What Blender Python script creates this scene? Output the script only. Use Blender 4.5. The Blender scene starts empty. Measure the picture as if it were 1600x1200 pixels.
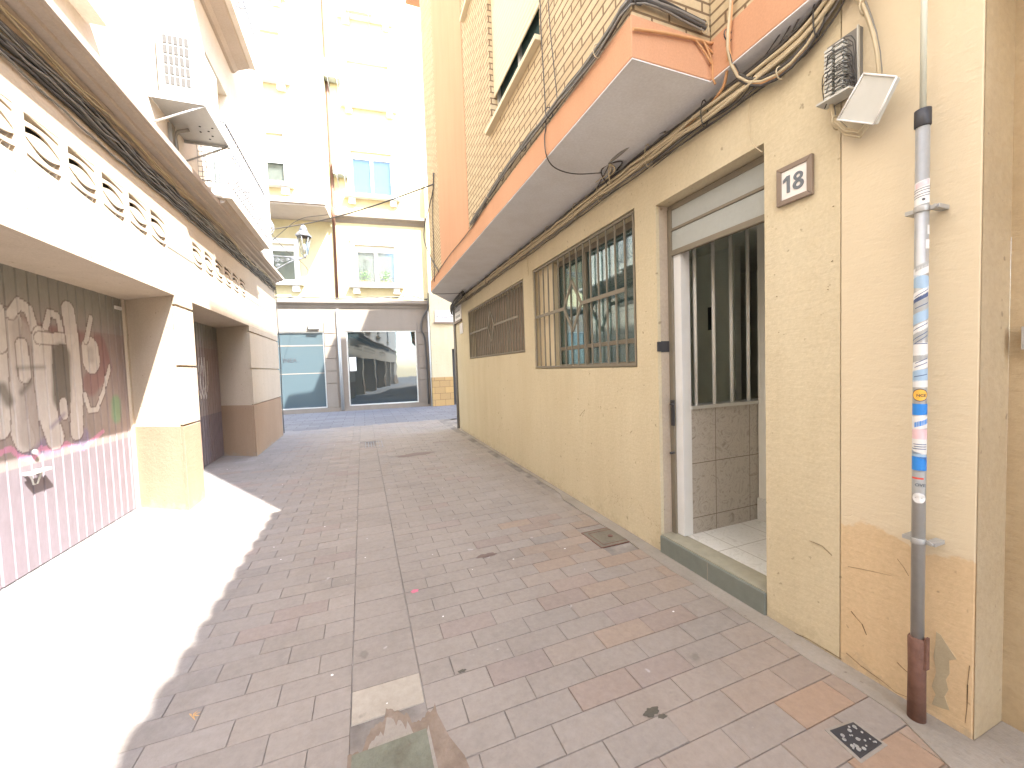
import bpy, bmesh, math, random
from mathutils import Vector, Matrix
R = math.radians
random.seed(7)
SC = bpy.context.scene

# ---------------------------------------------------------------- camera
FPX, YAW, PIT, ROL, HC = 614.85, .3623, .0434, -.0342, 1.5
_cy, _sy, _cp, _sp, _cr, _sr = math.cos(YAW), math.sin(YAW), math.cos(PIT), math.sin(PIT), math.cos(ROL), math.sin(ROL)
FW = Vector((_sy*_cp, _cy*_cp, -_sp)); _r0 = Vector((_cy, -_sy, 0)); _u0 = _r0.cross(FW)
RT = _cr*_r0 + _sr*_u0; UP = -_sr*_r0 + _cr*_u0; CP = Vector((0, 0, HC))
cd = bpy.data.cameras.new('camera'); cam = bpy.data.objects.new('camera', cd)
SC.collection.objects.link(cam); SC.camera = cam
cd.sensor_width = 36; cd.lens = FPX/1600*36; cd.clip_start = .05; cd.clip_end = 500
m = Matrix.Identity(4)
for i in range(3):
    m[i][0] = RT[i]; m[i][1] = UP[i]; m[i][2] = -FW[i]; m[i][3] = CP[i]
cam.matrix_world = m
# measured points of the place: where the sight line of a photo point meets a real plane
def _pl(x, y, ax, d):
    D = FW + RT*((x-800)/FPX) - UP*((y-600)/FPX)
    return CP + D*((d-CP[ax])/D[ax])
def gx(x, y, X): return _pl(x, y, 0, X)
def gy(x, y, Y): return _pl(x, y, 1, Y)
def gz(x, y, Z=0): return _pl(x, y, 2, Z)

# ---------------------------------------------------------------- light
KX, KY = .42, .735                      # horizontal run of a shadow per metre of height
EL = math.atan(1/math.hypot(KX, KY)); SD = Vector((KX, -KY, 1)).normalized()
W = bpy.data.worlds.new('World'); SC.world = W; W.use_nodes = True
nt = W.node_tree; sky = nt.nodes.new('ShaderNodeTexSky'); sky.sky_type = 'NISHITA'
sky.sun_disc = False; sky.sun_elevation = EL; sky.sun_rotation = math.atan2(SD.x, SD.y)
sky.air_density = 1.0; sky.dust_density = 1.2; sky.ozone_density = 1.0
bg = nt.nodes['Background']; bg.inputs[1].default_value = .15
nt.links.new(sky.outputs[0], bg.inputs[0])
sl = bpy.data.lights.new('sun', 'SUN'); sl.energy = 2.6; sl.angle = R(.53); sl.color = (1, .97, .92)
so = bpy.data.objects.new('sun', sl); SC.collection.objects.link(so)
so.rotation_euler = SD.to_track_quat('Z', 'Y').to_euler(); so.location = (6, -8, 20)
SC.view_settings.view_transform = 'Standard'; SC.view_settings.look = 'None'
SC.view_settings.exposure = 3.5; SC.view_settings.gamma = 1
SC.render.engine = 'CYCLES'
SC.cycles.max_bounces = 10; SC.cycles.diffuse_bounces = 7

# ---------------------------------------------------------------- mesh helper
def link(o, parent=None):
    SC.collection.objects.link(o)
    if parent is not None: o.parent = parent
    return o
def wloc(o):
    v = Vector((0, 0, 0))
    while o is not None: v += o.location; o = o.parent
    return v
class MB:
    def __init__(s, xf=None): s.v = []; s.f = []; s.m = []; s.s = []; s.xf = xf
    def pt(s, p):
        p = Vector(p)
        if s.xf: p = Vector(s.xf(*p))
        s.v.append(p); return len(s.v)-1
    def face(s, pts, mi=0, sm=False):
        s.f.append([s.pt(p) for p in pts]); s.m.append(mi); s.s.append(sm)
    def idx(s, ids, mi=0, sm=False): s.f.append(list(ids)); s.m.append(mi); s.s.append(sm)
    def box(s, x0, x1, y0, y1, z0, z1, mi=0):
        if x0 > x1: x0, x1 = x1, x0
        if y0 > y1: y0, y1 = y1, y0
        if z0 > z1: z0, z1 = z1, z0
        i = [s.pt(p) for p in ((x0,y0,z0),(x1,y0,z0),(x1,y1,z0),(x0,y1,z0),(x0,y0,z1),(x1,y0,z1),(x1,y1,z1),(x0,y1,z1))]
        for q in ((0,3,2,1),(4,5,6,7),(0,1,5,4),(1,2,6,5),(2,3,7,6),(3,0,4,7)): s.idx([i[k] for k in q], mi)
    def prism(s, poly, z0, z1, mi=0, ax=2):
        def P(a, b, c):
            return (a, b, c) if ax == 2 else ((c, a, b) if ax == 0 else (a, c, b))
        lo = [s.pt(P(a, b, z0)) for a, b in poly]; hi = [s.pt(P(a, b, z1)) for a, b in poly]
        n = len(poly); s.idx(lo[::-1], mi); s.idx(hi, mi)
        for k in range(n): s.idx([lo[k], lo[(k+1) % n], hi[(k+1) % n], hi[k]], mi)
    def tube(s, pts, r, n=6, mi=0, cap=True, sm=True):
        pts = [Vector(p) for p in pts]
        if s.xf: pts = [Vector(s.xf(*p)) for p in pts]
        xf = s.xf; s.xf = None
        rr = r if isinstance(r, (list, tuple)) else [r]*len(pts)
        rings = []; up = None
        for k, p in enumerate(pts):
            t = (pts[min(k+1, len(pts)-1)]-pts[max(k-1, 0)])
            if t.length < 1e-9: t = Vector((0, 0, 1))
            t.normalize()
            if up is None: up = t.orthogonal().normalized()
            up = (up - t*up.dot(t))
            up = up.normalized() if up.length > 1e-6 else t.orthogonal().normalized()
            b = t.cross(up)
            rings.append([s.pt(p+(up*math.cos(2*math.pi*j/n)+b*math.sin(2*math.pi*j/n))*rr[k]) for j in range(n)])
        for a, b in zip(rings, rings[1:]):
            for j in range(n): s.idx([a[j], a[(j+1) % n], b[(j+1) % n], b[j]], mi, sm)
        if cap: s.idx(rings[0][::-1], mi); s.idx(rings[-1], mi)
        s.xf = xf
    def build(s, name, mats, parent=None, bevel=0, loc=None):
        me = bpy.data.meshes.new(name)
        off = wloc(parent) if parent is not None else Vector(loc or (0, 0, 0))
        me.from_pydata([p-off for p in s.v], [], s.f)
        if not isinstance(mats, (list, tuple)): mats = [mats]
        for mm in mats: me.materials.append(mm)
        me.polygons.foreach_set('material_index', s.m)
        me.polygons.foreach_set('use_smooth', s.s)
        me.update()
        bm = bmesh.new(); bm.from_mesh(me); bmesh.ops.recalc_face_normals(bm, faces=bm.faces); bm.to_mesh(me); bm.free()
        o = bpy.data.objects.new(name, me)
        if parent is None and loc: o.location = loc
        link(o, parent)
        if bevel:
            b = o.modifiers.new('bevel', 'BEVEL'); b.width = bevel; b.segments = 2; b.limit_method = 'ANGLE'; b.angle_limit = R(40)
        return o
def thing(name, loc, label, cat, group=None):
    o = bpy.data.objects.new(name, None); o.location = loc; o.empty_display_size = .1; link(o)
    return tag(o, label, cat, group)
def tag(o, label, cat, group=None):
    o['label'] = label; o['category'] = cat
    if group: o['group'] = group
    return o
def struct(o): o['kind'] = 'structure'; return o
def wall(mb, ax, d, thick, a0, a1, z0, z1, holes=(), mi=0):
    """slab whose outer face is the plane [ax]=d and that runs back by thick, with rectangular holes"""
    As = sorted({a0, a1, *[h[0] for h in holes], *[h[1] for h in holes]}); Zs = sorted({z0, z1, *[h[2] for h in holes], *[h[3] for h in holes]})
    As = [a for a in As if a0 <= a <= a1]; Zs = [z for z in Zs if z0 <= z <= z1]
    def solid(i, j):
        if i < 0 or j < 0 or i >= len(As)-1 or j >= len(Zs)-1: return False
        ca = (As[i]+As[i+1])/2; cz = (Zs[j]+Zs[j+1])/2
        return not any(h[0] < ca < h[1] and h[2] < cz < h[3] for h in holes)
    def P(a, z, k): return (k, a, z) if ax == 0 else (a, k, z)
    cache = {}
    def V(i, j, s):
        key = (i, j, s)
        if key not in cache: cache[key] = mb.pt(P(As[i], Zs[j], d if s == 0 else d+thick))
        return cache[key]
    for i in range(len(As)-1):
        for j in range(len(Zs)-1):
            if not solid(i, j): continue
            for s in (0, 1): mb.idx([V(i,j,s), V(i+1,j,s), V(i+1,j+1,s), V(i,j+1,s)], mi)
            for (di, dj, e) in ((-1,0,((i,j),(i,j+1))), (1,0,((i+1,j),(i+1,j+1))), (0,-1,((i,j),(i+1,j))), (0,1,((i,j+1),(i+1,j+1)))):
                if not solid(i+di, j+dj): mb.idx([V(*e[0],0), V(*e[1],0), V(*e[1],1), V(*e[0],1)], mi)
def smooth(pts, n=6):
    pts = [Vector(p) for p in pts]; out = []
    P = [pts[0]*2-pts[1]]+pts+[pts[-1]*2-pts[-2]]
    for k in range(1, len(P)-2):
        a, b, c, d = P[k-1], P[k], P[k+1], P[k+2]
        for i in range(n):
            t = i/n
            out.append(.5*((2*b)+(c-a)*t+(2*a-5*b+4*c-d)*t*t+(3*b-a-3*c+d)*t**3))
    out.append(pts[-1]); return out
def text(name, body, size, mat, mat_world, parent, depth=.002, bold=0):
    cu = bpy.data.curves.new(name, 'FONT'); cu.body = body; cu.size = size; cu.extrude = depth/2; cu.offset = bold
    cu.align_x = 'CENTER'; cu.align_y = 'CENTER'
    tmp = bpy.data.objects.new('tmp', cu); SC.collection.objects.link(tmp)
    bpy.context.view_layer.update()
    me = bpy.data.meshes.new_from_object(tmp.evaluated_get(bpy.context.evaluated_depsgraph_get()))
    bpy.data.objects.remove(tmp)
    me.transform(Matrix.Translation(-wloc(parent)) @ mat_world if parent else mat_world)
    me.materials.clear(); me.materials.append(mat)
    return link(bpy.data.objects.new(name, me), parent)
def frame_m(origin, xdir, zdir):
    x = Vector(xdir).normalized(); y = Vector(zdir); y = (y-x*x.dot(y)).normalized(); z = x.cross(y)
    mm = Matrix.Identity(4)
    for i in range(3): mm[i][0] = x[i]; mm[i][1] = y[i]; mm[i][2] = z[i]; mm[i][3] = origin[i]
    return mm

# ---------------------------------------------------------------- materials
def S(r, g, b):
    f = lambda c: (c/255/12.92) if c/255 <= .04045 else ((c/255+.055)/1.055)**2.4
    return (f(r), f(g), f(b), 1)
class NT:
    def __init__(s, name, rough=.9, spec=.3, metal=0):
        s.mat = bpy.data.materials.new(name); s.mat.use_nodes = True; s.n = s.mat.node_tree
        s.b = s.n.nodes['Principled BSDF']; s.b.inputs['Roughness'].default_value = rough
        s.b.inputs['Specular IOR Level'].default_value = spec; s.b.inputs['Metallic'].default_value = metal
        s.geo = s.n.nodes.new('ShaderNodeNewGeometry'); s.pos = s.geo.outputs['Position']
    def N(s, t, **k):
        n = s.n.nodes.new(t)
        for a, v in k.items(): setattr(n, a, v)
        return n
    def L(s, a, b): s.n.links.new(a, b)
    def scaled(s, sc, off=(0, 0, 0)):
        mp = s.N('ShaderNodeMapping'); mp.inputs['Scale'].default_value = sc; mp.inputs['Location'].default_value = off
        s.L(s.pos, mp.inputs[0]); return mp.outputs[0]
    def noise(s, scale, detail=4, rough=.55, sc=(1,1,1), dist=0, off=(0,0,0)):
        n = s.N('ShaderNodeTexNoise'); n.inputs['Scale'].default_value = scale; n.inputs['Detail'].default_value = detail
        n.inputs['Roughness'].default_value = rough; n.inputs['Distortion'].default_value = dist
        s.L(s.scaled(sc, off), n.inputs['Vector']); return n.outputs['Fac']
    def ramp(s, fac, stops):
        r = s.N('ShaderNodeValToRGB'); e = r.color_ramp.elements
        e[0].position, e[0].color = stops[0]; e[1].position, e[1].color = stops[-1]
        for p, c in stops[1:-1]:
            q = e.new(p); q.color = c
        s.L(fac, r.inputs[0]); return r.outputs[0]
    def step(s, fac, a, b): return s.ramp(fac, [(a, (0,0,0,1)), (b, (1,1,1,1))])
    def mix(s, fac, a, b, mode='MIX'):
        m = s.N('ShaderNodeMix', data_type='RGBA', blend_type=mode)
        for sock, v in ((m.inputs[0], fac), (m.inputs[6], a), (m.inputs[7], b)):
            if hasattr(v, 'links'): s.L(v, sock)
            else: sock.default_value = v
        return m.outputs[2]
    def math(s, op, a, b=0, c=0):
        m = s.N('ShaderNodeMath', operation=op)
        for k, v in enumerate((a, b, c)):
            if hasattr(v, 'links'): s.L(v, m.inputs[k])
            else: m.inputs[k].default_value = v
        return m.outputs[0]
    def xyz(s):
        x = s.N('ShaderNodeSeparateXYZ'); s.L(s.pos, x.inputs[0]); return x.outputs
    def col(s, c):
        if hasattr(c, 'links'): s.L(c, s.b.inputs['Base Color'])
        else: s.b.inputs['Base Color'].default_value = c
    def bump(s, h, strength=.4, dist=.01):
        b = s.N('ShaderNodeBump'); b.inputs['Strength'].default_value = strength; b.inputs['Distance'].default_value = dist
        s.L(h, b.inputs['Height']); s.L(b.outputs[0], s.b.inputs['Normal'])
def plaster(name, c, c2=None, bump=.35, blot=.8, speck=True, grain=55, cracks=.0, dirt=None):
    n = NT(name, .93, .2); c2 = c2 or tuple([x*.82 for x in c[:3]]+[1])
    big = n.noise(blot, 5, .6); col = n.mix(n.step(big, .35, .72), c, c2)
    fine = n.noise(grain, 5, .65); col = n.mix(.16, col, n.ramp(fine, [(.3, (.25,.22,.18,1)), (.7, (1,1,1,1))]), 'MULTIPLY')
    h = n.math('ADD', n.math('MULTIPLY', fine, .7), n.math('ADD', n.math('MULTIPLY', n.noise(14, 4, .6), 1.0), n.math('MULTIPLY', n.noise(26, 3, .6, sc=(1,.35,1.6)), .9)))
    st = n.noise(1.0, 5, .65, sc=(3.5,3.5,.45)); col = n.mix(.30, col, n.ramp(st, [(.35, (.80,.77,.72,1)), (.6, (1,1,1,1))]), 'MULTIPLY')
    if speck:
        sp = n.noise(23, 2, .5, off=(3,1,7)); col = n.mix(n.math('MULTIPLY', n.step(sp, .70, .76), .55), col, (.16,.12,.08,1))
    if cracks:
        v = n.N('ShaderNodeTexVoronoi', feature='DISTANCE_TO_EDGE'); v.inputs['Scale'].default_value = 2.1
        wn = n.N('ShaderNodeTexNoise'); wn.inputs['Scale'].default_value = 5; wn.inputs['Detail'].default_value = 6
        n.L(n.pos, wn.inputs['Vector'])
        ad = n.N('ShaderNodeVectorMath', operation='MULTIPLY_ADD'); n.L(wn.outputs['Color'], ad.inputs[0]); ad.inputs[1].default_value = (.5,.5,.5); n.L(n.pos, ad.inputs[2])
        n.L(ad.outputs[0], v.inputs['Vector'])
        line = n.math('SUBTRACT', 1, n.step(v.outputs['Distance'], .0, .006))
        mk = n.step(n.noise(1.7, 3, .5, off=(9,2,4)), .52, .60); line = n.math('MULTIPLY', line, mk)
        z = n.xyz()[2]; line = n.math('MULTIPLY', line, n.math('SUBTRACT', 1, n.step(z, .35, 1.1)))
        col = n.mix(n.math('MULTIPLY', line, cracks), col, (.20,.13,.07,1)); h = n.math('SUBTRACT', h, n.math('MULTIPLY', line, 2.0))
    if dirt:
        z = n.xyz()[2]; dz = n.math('ADD', z, n.math('MULTIPLY', n.math('SUBTRACT', n.noise(9, 5, .7), .5), .5))
        col = n.mix(n.math('MULTIPLY', n.math('SUBTRACT', 1, n.step(dz, -.02, .06)), .6), col, dirt)
    n.col(col); n.bump(h, bump, .006); return n
def simple(name, c, rough=.6, spec=.4, metal=0, var=.15, scale=12, bump=0):
    n = NT(name, rough, spec, metal)
    f = n.noise(scale, 4, .6); n.col(n.mix(f, tuple([x*(1-var) for x in c[:3]]+[1]), tuple([min(1, x*(1+var)) for x in c[:3]]+[1])))
    if bump: n.bump(n.noise(scale*4, 4, .6), bump, .004)
    return n.mat
M = {}
M['yellow'] = plaster('yellow_plaster', (.61,.535,.375,1), (.575,.495,.335,1), .4, .9, cracks=.6, dirt=(.44,.37,.25,1)).mat
def peach():
    n = plaster('peach_plaster', (.64,.485,.30,1), (.61,.46,.28,1), .4, .9, cracks=.7, dirt=(.40,.32,.22,1))
    base = n.b.inputs['Base Color'].links[0].from_socket
    z = n.math('ADD', n.xyz()[2], n.math('MULTIPLY', n.math('SUBTRACT', n.noise(3, 5, .6), .5), .35))
    mid = n.math('MULTIPLY', n.step(z, .70, .715), n.math('SUBTRACT', 1, n.step(z, 1.34, 1.36)))
    n.col(n.mix(n.math('MULTIPLY', mid, .85), base, (.62,.54,.39,1)))
    return n.mat
M['peach'] = peach()
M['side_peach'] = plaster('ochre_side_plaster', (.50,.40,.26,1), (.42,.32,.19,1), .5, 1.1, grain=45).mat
M['jamb'] = plaster('brownish_jamb_plaster', (.50,.42,.33,1), None, .4).mat
M['soffit'] = plaster('grey_soffit_paint', (.76,.765,.77,1), (.69,.68,.67,1), .12, .7, speck=False).mat
M['orange'] = plaster('orange_render', (.58,.325,.195,1), (.56,.31,.185,1), .18, 1.0, speck=False, grain=90).mat
M['cream'] = plaster('cream_facade', (.62,.545,.34,1), (.58,.50,.30,1), .2, .8, speck=False).mat
M['leftplaster'] = plaster('tan_render', (.56,.475,.375,1), (.53,.445,.35,1), .3, .8, cracks=.3).mat
M['leftwhite'] = plaster('pale_upper_render', (.74,.68,.60,1), (.71,.65,.56,1), .2, .8, speck=False).mat
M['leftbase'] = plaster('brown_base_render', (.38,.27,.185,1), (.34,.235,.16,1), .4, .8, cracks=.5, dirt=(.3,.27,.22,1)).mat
M['cornice'] = plaster('cornice_render', (.50,.43,.37,1), (.46,.40,.345,1), .15, .8, speck=False).mat
M['stone'] = plaster('taupe_cladding', (.25,.215,.18,1), (.225,.19,.155,1), .25, .8).mat
M['acgrey'] = simple('weathered_casing', (.33,.36,.33,1), .6, .3, 0, .06)
M['white'] = simple('white_paint', (.78,.77,.74,1), .6, .3, 0, .04)
M['offwhite'] = simple('white_plaster', (.66,.67,.66,1), .9, .2, 0, .06, 9, .2)
M['cement'] = plaster('cement_render', (.34,.30,.25,1), (.26,.23,.19,1), .9, 2.0).mat
M['darkmetal'] = simple('dark_metal', (.05,.05,.055,1), .5, .5, .3)
M['iron'] = simple('painted_iron', (.17,.18,.20,1), .5, .5, .2)
M['olive'] = simple('olive_painted_steel', (.20,.175,.13,1), .55, .4, .1, .1)
M['galv'] = simple('galvanised_steel', (.40,.40,.385,1), .42, .5, .35, .12, 30)
M['rust'] = simple('rusty_steel', (.17,.09,.065,1), .8, .3, .1, .45, 25, .5)
M['steelbar'] = simple('polished_steel', (.80,.80,.76,1), .3, .5, 0, .05)
M['cab_beige'] = simple('beige_cable', (.50,.42,.28,1), .7, .3, 0, .12)
M['cab_dark'] = simple('dark_cable', (.07,.065,.06,1), .6, .3, 0, .2)
M['cab_grey'] = simple('grey_cable', (.20,.19,.17,1), .6, .3, 0, .2)
M['cab_orange'] = simple('orange_painted_cable', (.55,.31,.15,1), .8, .3, 0, .1)
M['plastic'] = simple('aged_white_plastic', (.50,.50,.455,1), .5, .4, 0, .06)
M['green_tile'] = simple('grey_green_tile', (.165,.18,.155,1), .45, .4, 0, .18, 18, .1)
M['tread'] = simple('worn_tread', (.30,.28,.21,1), .6, .4, 0, .25, 14, .15)
M['rollerslat'] = simple('grey_roller_slat', (.36,.38,.36,1), .55, .4, 0, .07, 40, .25)
M['interior'] = simple('interior_paint', (.72,.71,.64,1), .9, .2, 0, .06)
M['brownframe'] = simple('brown_ceramic', (.22,.17,.13,1), .45, .4, 0, .12)
M['enamel'] = simple('white_enamel', (.72,.69,.66,1), .3, .5, 0, .03)
M['digits'] = simple('slate_blue_enamel', (.13,.15,.17,1), .4, .4, 0, .05)
M['aluminium'] = simple('aluminium', (.60,.60,.58,1), .35, .5, .6, .05)
M['shutter'] = simple('beige_roller_blind', (.62,.53,.36,1), .6, .3, 0, .05)
M['brownshutter'] = simple('brown_window_shutter', (.27,.21,.155,1), .6, .3, 0, .1)
M['dark'] = simple('dark_interior', (.04,.04,.04,1), .9, .1)
M['terracotta'] = simple('terracotta', (.42,.18,.10,1), .8, .2, 0, .15)
M['leaf'] = simple('leaf_green', (.10,.20,.05,1), .6, .3, 0, .35, 30)
M['curtain_blue'] = simple('blue_curtain', (.16,.27,.50,1), .9, .1, 0, .2, 20)
M['curtain_grey'] = simple('grey_curtain', (.30,.34,.38,1), .9, .1, 0, .2, 20)
M['roller_white'] = simple('white_roller_box', (.72,.72,.72,1), .6, .3, 0, .03)
def glassm(name, tint, gl=.25, rough=.02, trans=0):
    n = NT(name, .3); t = n.n
    g = t.nodes.new('ShaderNodeBsdfGlossy'); g.inputs['Roughness'].default_value = rough; g.inputs['Color'].default_value = (.86,.95,1,1)
    if trans:
        d = t.nodes.new('ShaderNodeBsdfTransparent'); d.inputs['Color'].default_value = tint
    else:
        d = t.nodes.new('ShaderNodeBsdfDiffuse'); d.inputs['Color'].default_value = tint
    fr = t.nodes.new('ShaderNodeLayerWeight'); fr.inputs['Blend'].default_value = .35
    mm = t.nodes.new('ShaderNodeMath'); mm.operation = 'MULTIPLY_ADD'; mm.inputs[1].default_value = .5; mm.inputs[2].default_value = gl
    t.links.new(fr.outputs['Fresnel'], mm.inputs[0])
    mx = t.nodes.new('ShaderNodeMixShader'); t.links.new(mm.outputs[0], mx.inputs[0])
    t.links.new(d.outputs[0], mx.inputs[1]); t.links.new(g.outputs[0], mx.inputs[2])
    t.links.new(mx.outputs[0], t.nodes['Material Output'].inputs['Surface'])
    nb = n.noise(1.2, 2, .5); b = n.N('ShaderNodeBump'); b.inputs['Strength'].default_value = .05; b.inputs['Distance'].default_value = .05
    n.L(nb, b.inputs['Height']); n.L(b.outputs[0], g.inputs['Normal'])
    return n.mat
M['glass'] = glassm('teal_window_glass', (.06,.10,.10,1), .10)
def semiglass():
    m_ = glassm('teal_seethrough_glass', (.07,.11,.11,1), .10); t = m_.node_tree
    d = next(n for n in t.nodes if n.type == 'BSDF_DIFFUSE'); mx = next(n for n in t.nodes if n.type == 'MIX_SHADER')
    tr = t.nodes.new('ShaderNodeBsdfTransparent'); tr.inputs['Color'].default_value = (.75,.88,.86,1); m2 = t.nodes.new('ShaderNodeMixShader'); m2.inputs[0].default_value = .6
    t.links.new(d.outputs[0], m2.inputs[1]); t.links.new(tr.outputs[0], m2.inputs[2]); t.links.new(m2.outputs[0], mx.inputs[1]); return m_
M['semiglass'] = semiglass()
M['shopglass'] = glassm('shop_glass', (.016,.024,.026,1), .10)
M['shopteal'] = glassm('frosted_blue_glass', (.06,.085,.095,1), .07, .06)
M['lampglass'] = glassm('lantern_glass', (.85,.85,.8,1), .03, .05, 1)
def brickm(name, c1, c2, mort, w, h, ax, frame=1):
    n = NT(name, .88, .25); x = n.xyz(); cb = n.N('ShaderNodeCombineXYZ')
    n.L(x[1] if ax == 0 else x[0], cb.inputs[0]); n.L(x[2], cb.inputs[1])
    b = n.N('ShaderNodeTexBrick'); n.L(cb.outputs[0], b.inputs['Vector']); b.inputs['Scale'].default_value = 1
    b.inputs['Brick Width'].default_value = w; b.inputs['Row Height'].default_value = h; b.inputs['Mortar Size'].default_value = .0075
    b.inputs['Mortar Smooth'].default_value = .15
    b.inputs['Color1'].default_value = c1; b.inputs['Color2'].default_value = c2; b.inputs['Mortar'].default_value = mort
    f = n.noise(40, 4, .6); c = n.mix(.25, b.outputs['Color'], n.ramp(f, [(.3, (.5,.45,.4,1)), (.7, (1,1,1,1))]), 'MULTIPLY')
    n.col(c); n.bump(n.math('ADD', n.math('MULTIPLY', b.outputs['Fac'], -1), n.math('MULTIPLY', f, .25)), .7, .012)
    return n.mat
M['brick'] = brickm('buff_brick', (.56,.455,.29,1), (.50,.39,.24,1), (.20,.14,.085,1), .245, .062, 0)
M['brickx'] = brickm('buff_brick_end', (.56,.455,.29,1), (.50,.39,.24,1), (.20,.14,.085,1), .245, .062, 1)
def tilem():
    n = NT('marbled_wall_tile', .35, .45); x = n.xyz(); cb = n.N('ShaderNodeCombineXYZ'); n.L(x[0], cb.inputs[0]); n.L(x[2], cb.inputs[1])
    mp = n.N('ShaderNodeMapping'); mp.inputs['Location'].default_value = (.02, .16, 0); n.L(cb.outputs[0], mp.inputs[0])
    b = n.N('ShaderNodeTexBrick'); b.offset = 0; n.L(mp.outputs[0], b.inputs['Vector']); b.inputs['Scale'].default_value = 1
    b.inputs['Brick Width'].default_value = .375; b.inputs['Row Height'].default_value = .43; b.inputs['Mortar Size'].default_value = .003
    f = n.noise(9, 8, .75, dist=2.5); c = n.ramp(f, [(.3, (.22,.19,.155,1)), (.5, (.46,.43,.38,1)), (.7, (.28,.25,.21,1))])
    n.col(n.mix(b.outputs['Fac'], c, (.16,.13,.1,1))); return n.mat
M['tile'] = tilem()
def floortile():
    n = NT('marbled_floor_tile', .3, .5); x = n.xyz(); cb = n.N('ShaderNodeCombineXYZ'); n.L(x[0], cb.inputs[0]); n.L(x[1], cb.inputs[1])
    b = n.N('ShaderNodeTexBrick'); b.offset = 0; n.L(cb.outputs[0], b.inputs['Vector']); b.inputs['Scale'].default_value = 1
    b.inputs['Brick Width'].default_value = .41; b.inputs['Row Height'].default_value = .41; b.inputs['Mortar Size'].default_value = .003
    f = n.noise(8, 8, .75, dist=2.5); c = n.ramp(f, [(.3, (.44,.43,.39,1)), (.5, (.66,.66,.63,1)), (.7, (.52,.51,.46,1))])
    n.col(n.mix(b.outputs['Fac'], c, (.3,.28,.24,1))); return n.mat
M['floortile'] = floortile()
M['coverstone'] = plaster('worn_cover_stone', (.21,.185,.14,1), (.15,.13,.10,1), .8, 7.0).mat
M['mossy'] = plaster('mossy_concrete', (.20,.205,.155,1), (.13,.12,.085,1), .9, 9.0).mat
M['brokenedge'] = plaster('broken_brown_edge', (.20,.15,.11,1), (.28,.22,.17,1), .9, 9.0).mat
def paver():
    n = NT('pavers', .85, .3); a = n.N('ShaderNodeVertexColor'); a.layer_name = 'col'
    f = n.noise(28, 6, .7); g = n.noise(1.1, 4, .6); g2 = n.noise(3.3, 6, .7, off=(2,7,1))
    c = n.mix(.28, a.outputs['Color'], n.ramp(f, [(.3, (.6,.56,.52,1)), (.7, (1.25,1.22,1.2,1))]), 'MULTIPLY')
    c = n.mix(n.math('MULTIPLY', n.step(g, .45, .7), .45), c, n.mix(1, c, (.80,.82,.84,1), 'MULTIPLY'))
    c = n.mix(n.math('MULTIPLY', n.step(g2, .48, .66), .30), c, n.mix(1, c, (.72,.70,.67,1), 'MULTIPLY'))
    sp = n.noise(7, 3, .5, off=(5,5,5)); c = n.mix(n.math('MULTIPLY', n.step(sp, .70, .76), .45), c, (.12,.10,.08,1))
    ws = n.noise(11, 2, .4, off=(1,8,2)); c = n.mix(n.math('MULTIPLY', n.step(ws, .75, .77), .6), c, (.42,.39,.36,1))
    n.col(c); n.bump(n.math('ADD', f, n.math('MULTIPLY', n.noise(90, 3, .6), .5)), .6, .005); return n.mat
M['paver'] = paver()
M['joint'] = plaster('mortar_joint', (.17,.15,.13,1), (.36,.32,.28,1), .6, 3.1).mat
def streetm():
    n = NT('cross_street_paving', .85, .3); b = n.N('ShaderNodeTexBrick'); n.L(n.pos, b.inputs['Vector']); b.inputs['Scale'].default_value = 1
    b.inputs['Brick Width'].default_value = .6; b.inputs['Row Height'].default_value = .3; b.inputs['Mortar Size'].default_value = .008
    b.inputs['Color1'].default_value = (.20,.195,.20,1); b.inputs['Color2'].default_value = (.16,.155,.16,1); b.inputs['Mortar'].default_value = (.09,.085,.085,1)
    f = n.noise(9, 6, .7, sc=(1,3,1)); n.col(n.mix(.5, b.outputs['Color'], n.ramp(f, [(.3,(.6,.58,.56,1)),(.7,(1.2,1.2,1.2,1))]), 'MULTIPLY'))
    n.bump(f, .3, .01); return n.mat
M['street'] = streetm()
def vcol(name, rough=.6):
    n = NT(name, rough, .35); a = n.N('ShaderNodeVertexColor'); a.layer_name = 'col'
    f = n.noise(18, 6, .7, sc=(1,1,.4)); n.col(n.mix(.35, a.outputs['Color'], n.ramp(f, [(.3,(.6,.56,.54,1)),(.7,(1.1,1.1,1.1,1))]), 'MULTIPLY'))
    n.bump(f, .1, .003); return n.mat
M['sheetdoor'] = vcol('graffitied_sheet_metal')
# ================================================================ ground
g = MB(); g.face([(-80,-60,-.03),(80,-60,-.03),(80,120,-.03),(-80,120,-.03)]); struct(g.build('ground', M['joint']))
g = MB(); g.face([(-40,11.7,.0),(40,11.7,.0),(40,40,.0),(-40,40,.0)]); struct(g.build('cross_street', M['street']))
g = MB(); g.face([(-3.4,-25,-.007),(2.4,-25,-.007),(2.4,11.75,-.007),(-3.4,11.75,-.007)]); struct(g.build('paving_bed', M['joint']))
PV = MB(); PC = []
def pav(x0, x1, y0, y1, c):
    if x1-x0 < .02 or y1-y0 < .02: return
    gp = random.uniform(.0004, .0014); z = random.uniform(-.0012, .0012); tx = random.uniform(-.0012, .0012); b = .002
    x0 += gp; x1 -= gp; y0 += gp; y1 -= gp
    lo = [PV.pt(p) for p in ((x0,y0,-.006),(x1,y0,-.006),(x1,y1,-.006),(x0,y1,-.006))]
    hi = [PV.pt(p) for p in ((x0+b,y0+b,z-tx),(x1-b,y0+b,z+tx),(x1-b,y1-b,z+tx),(x0+b,y1-b,z-tx))]
    PV.idx(hi); PC.append(c)
    for k in range(4): PV.idx([lo[k], lo[(k+1)%4], hi[(k+1)%4], hi[k]]); PC.append(c)
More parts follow.
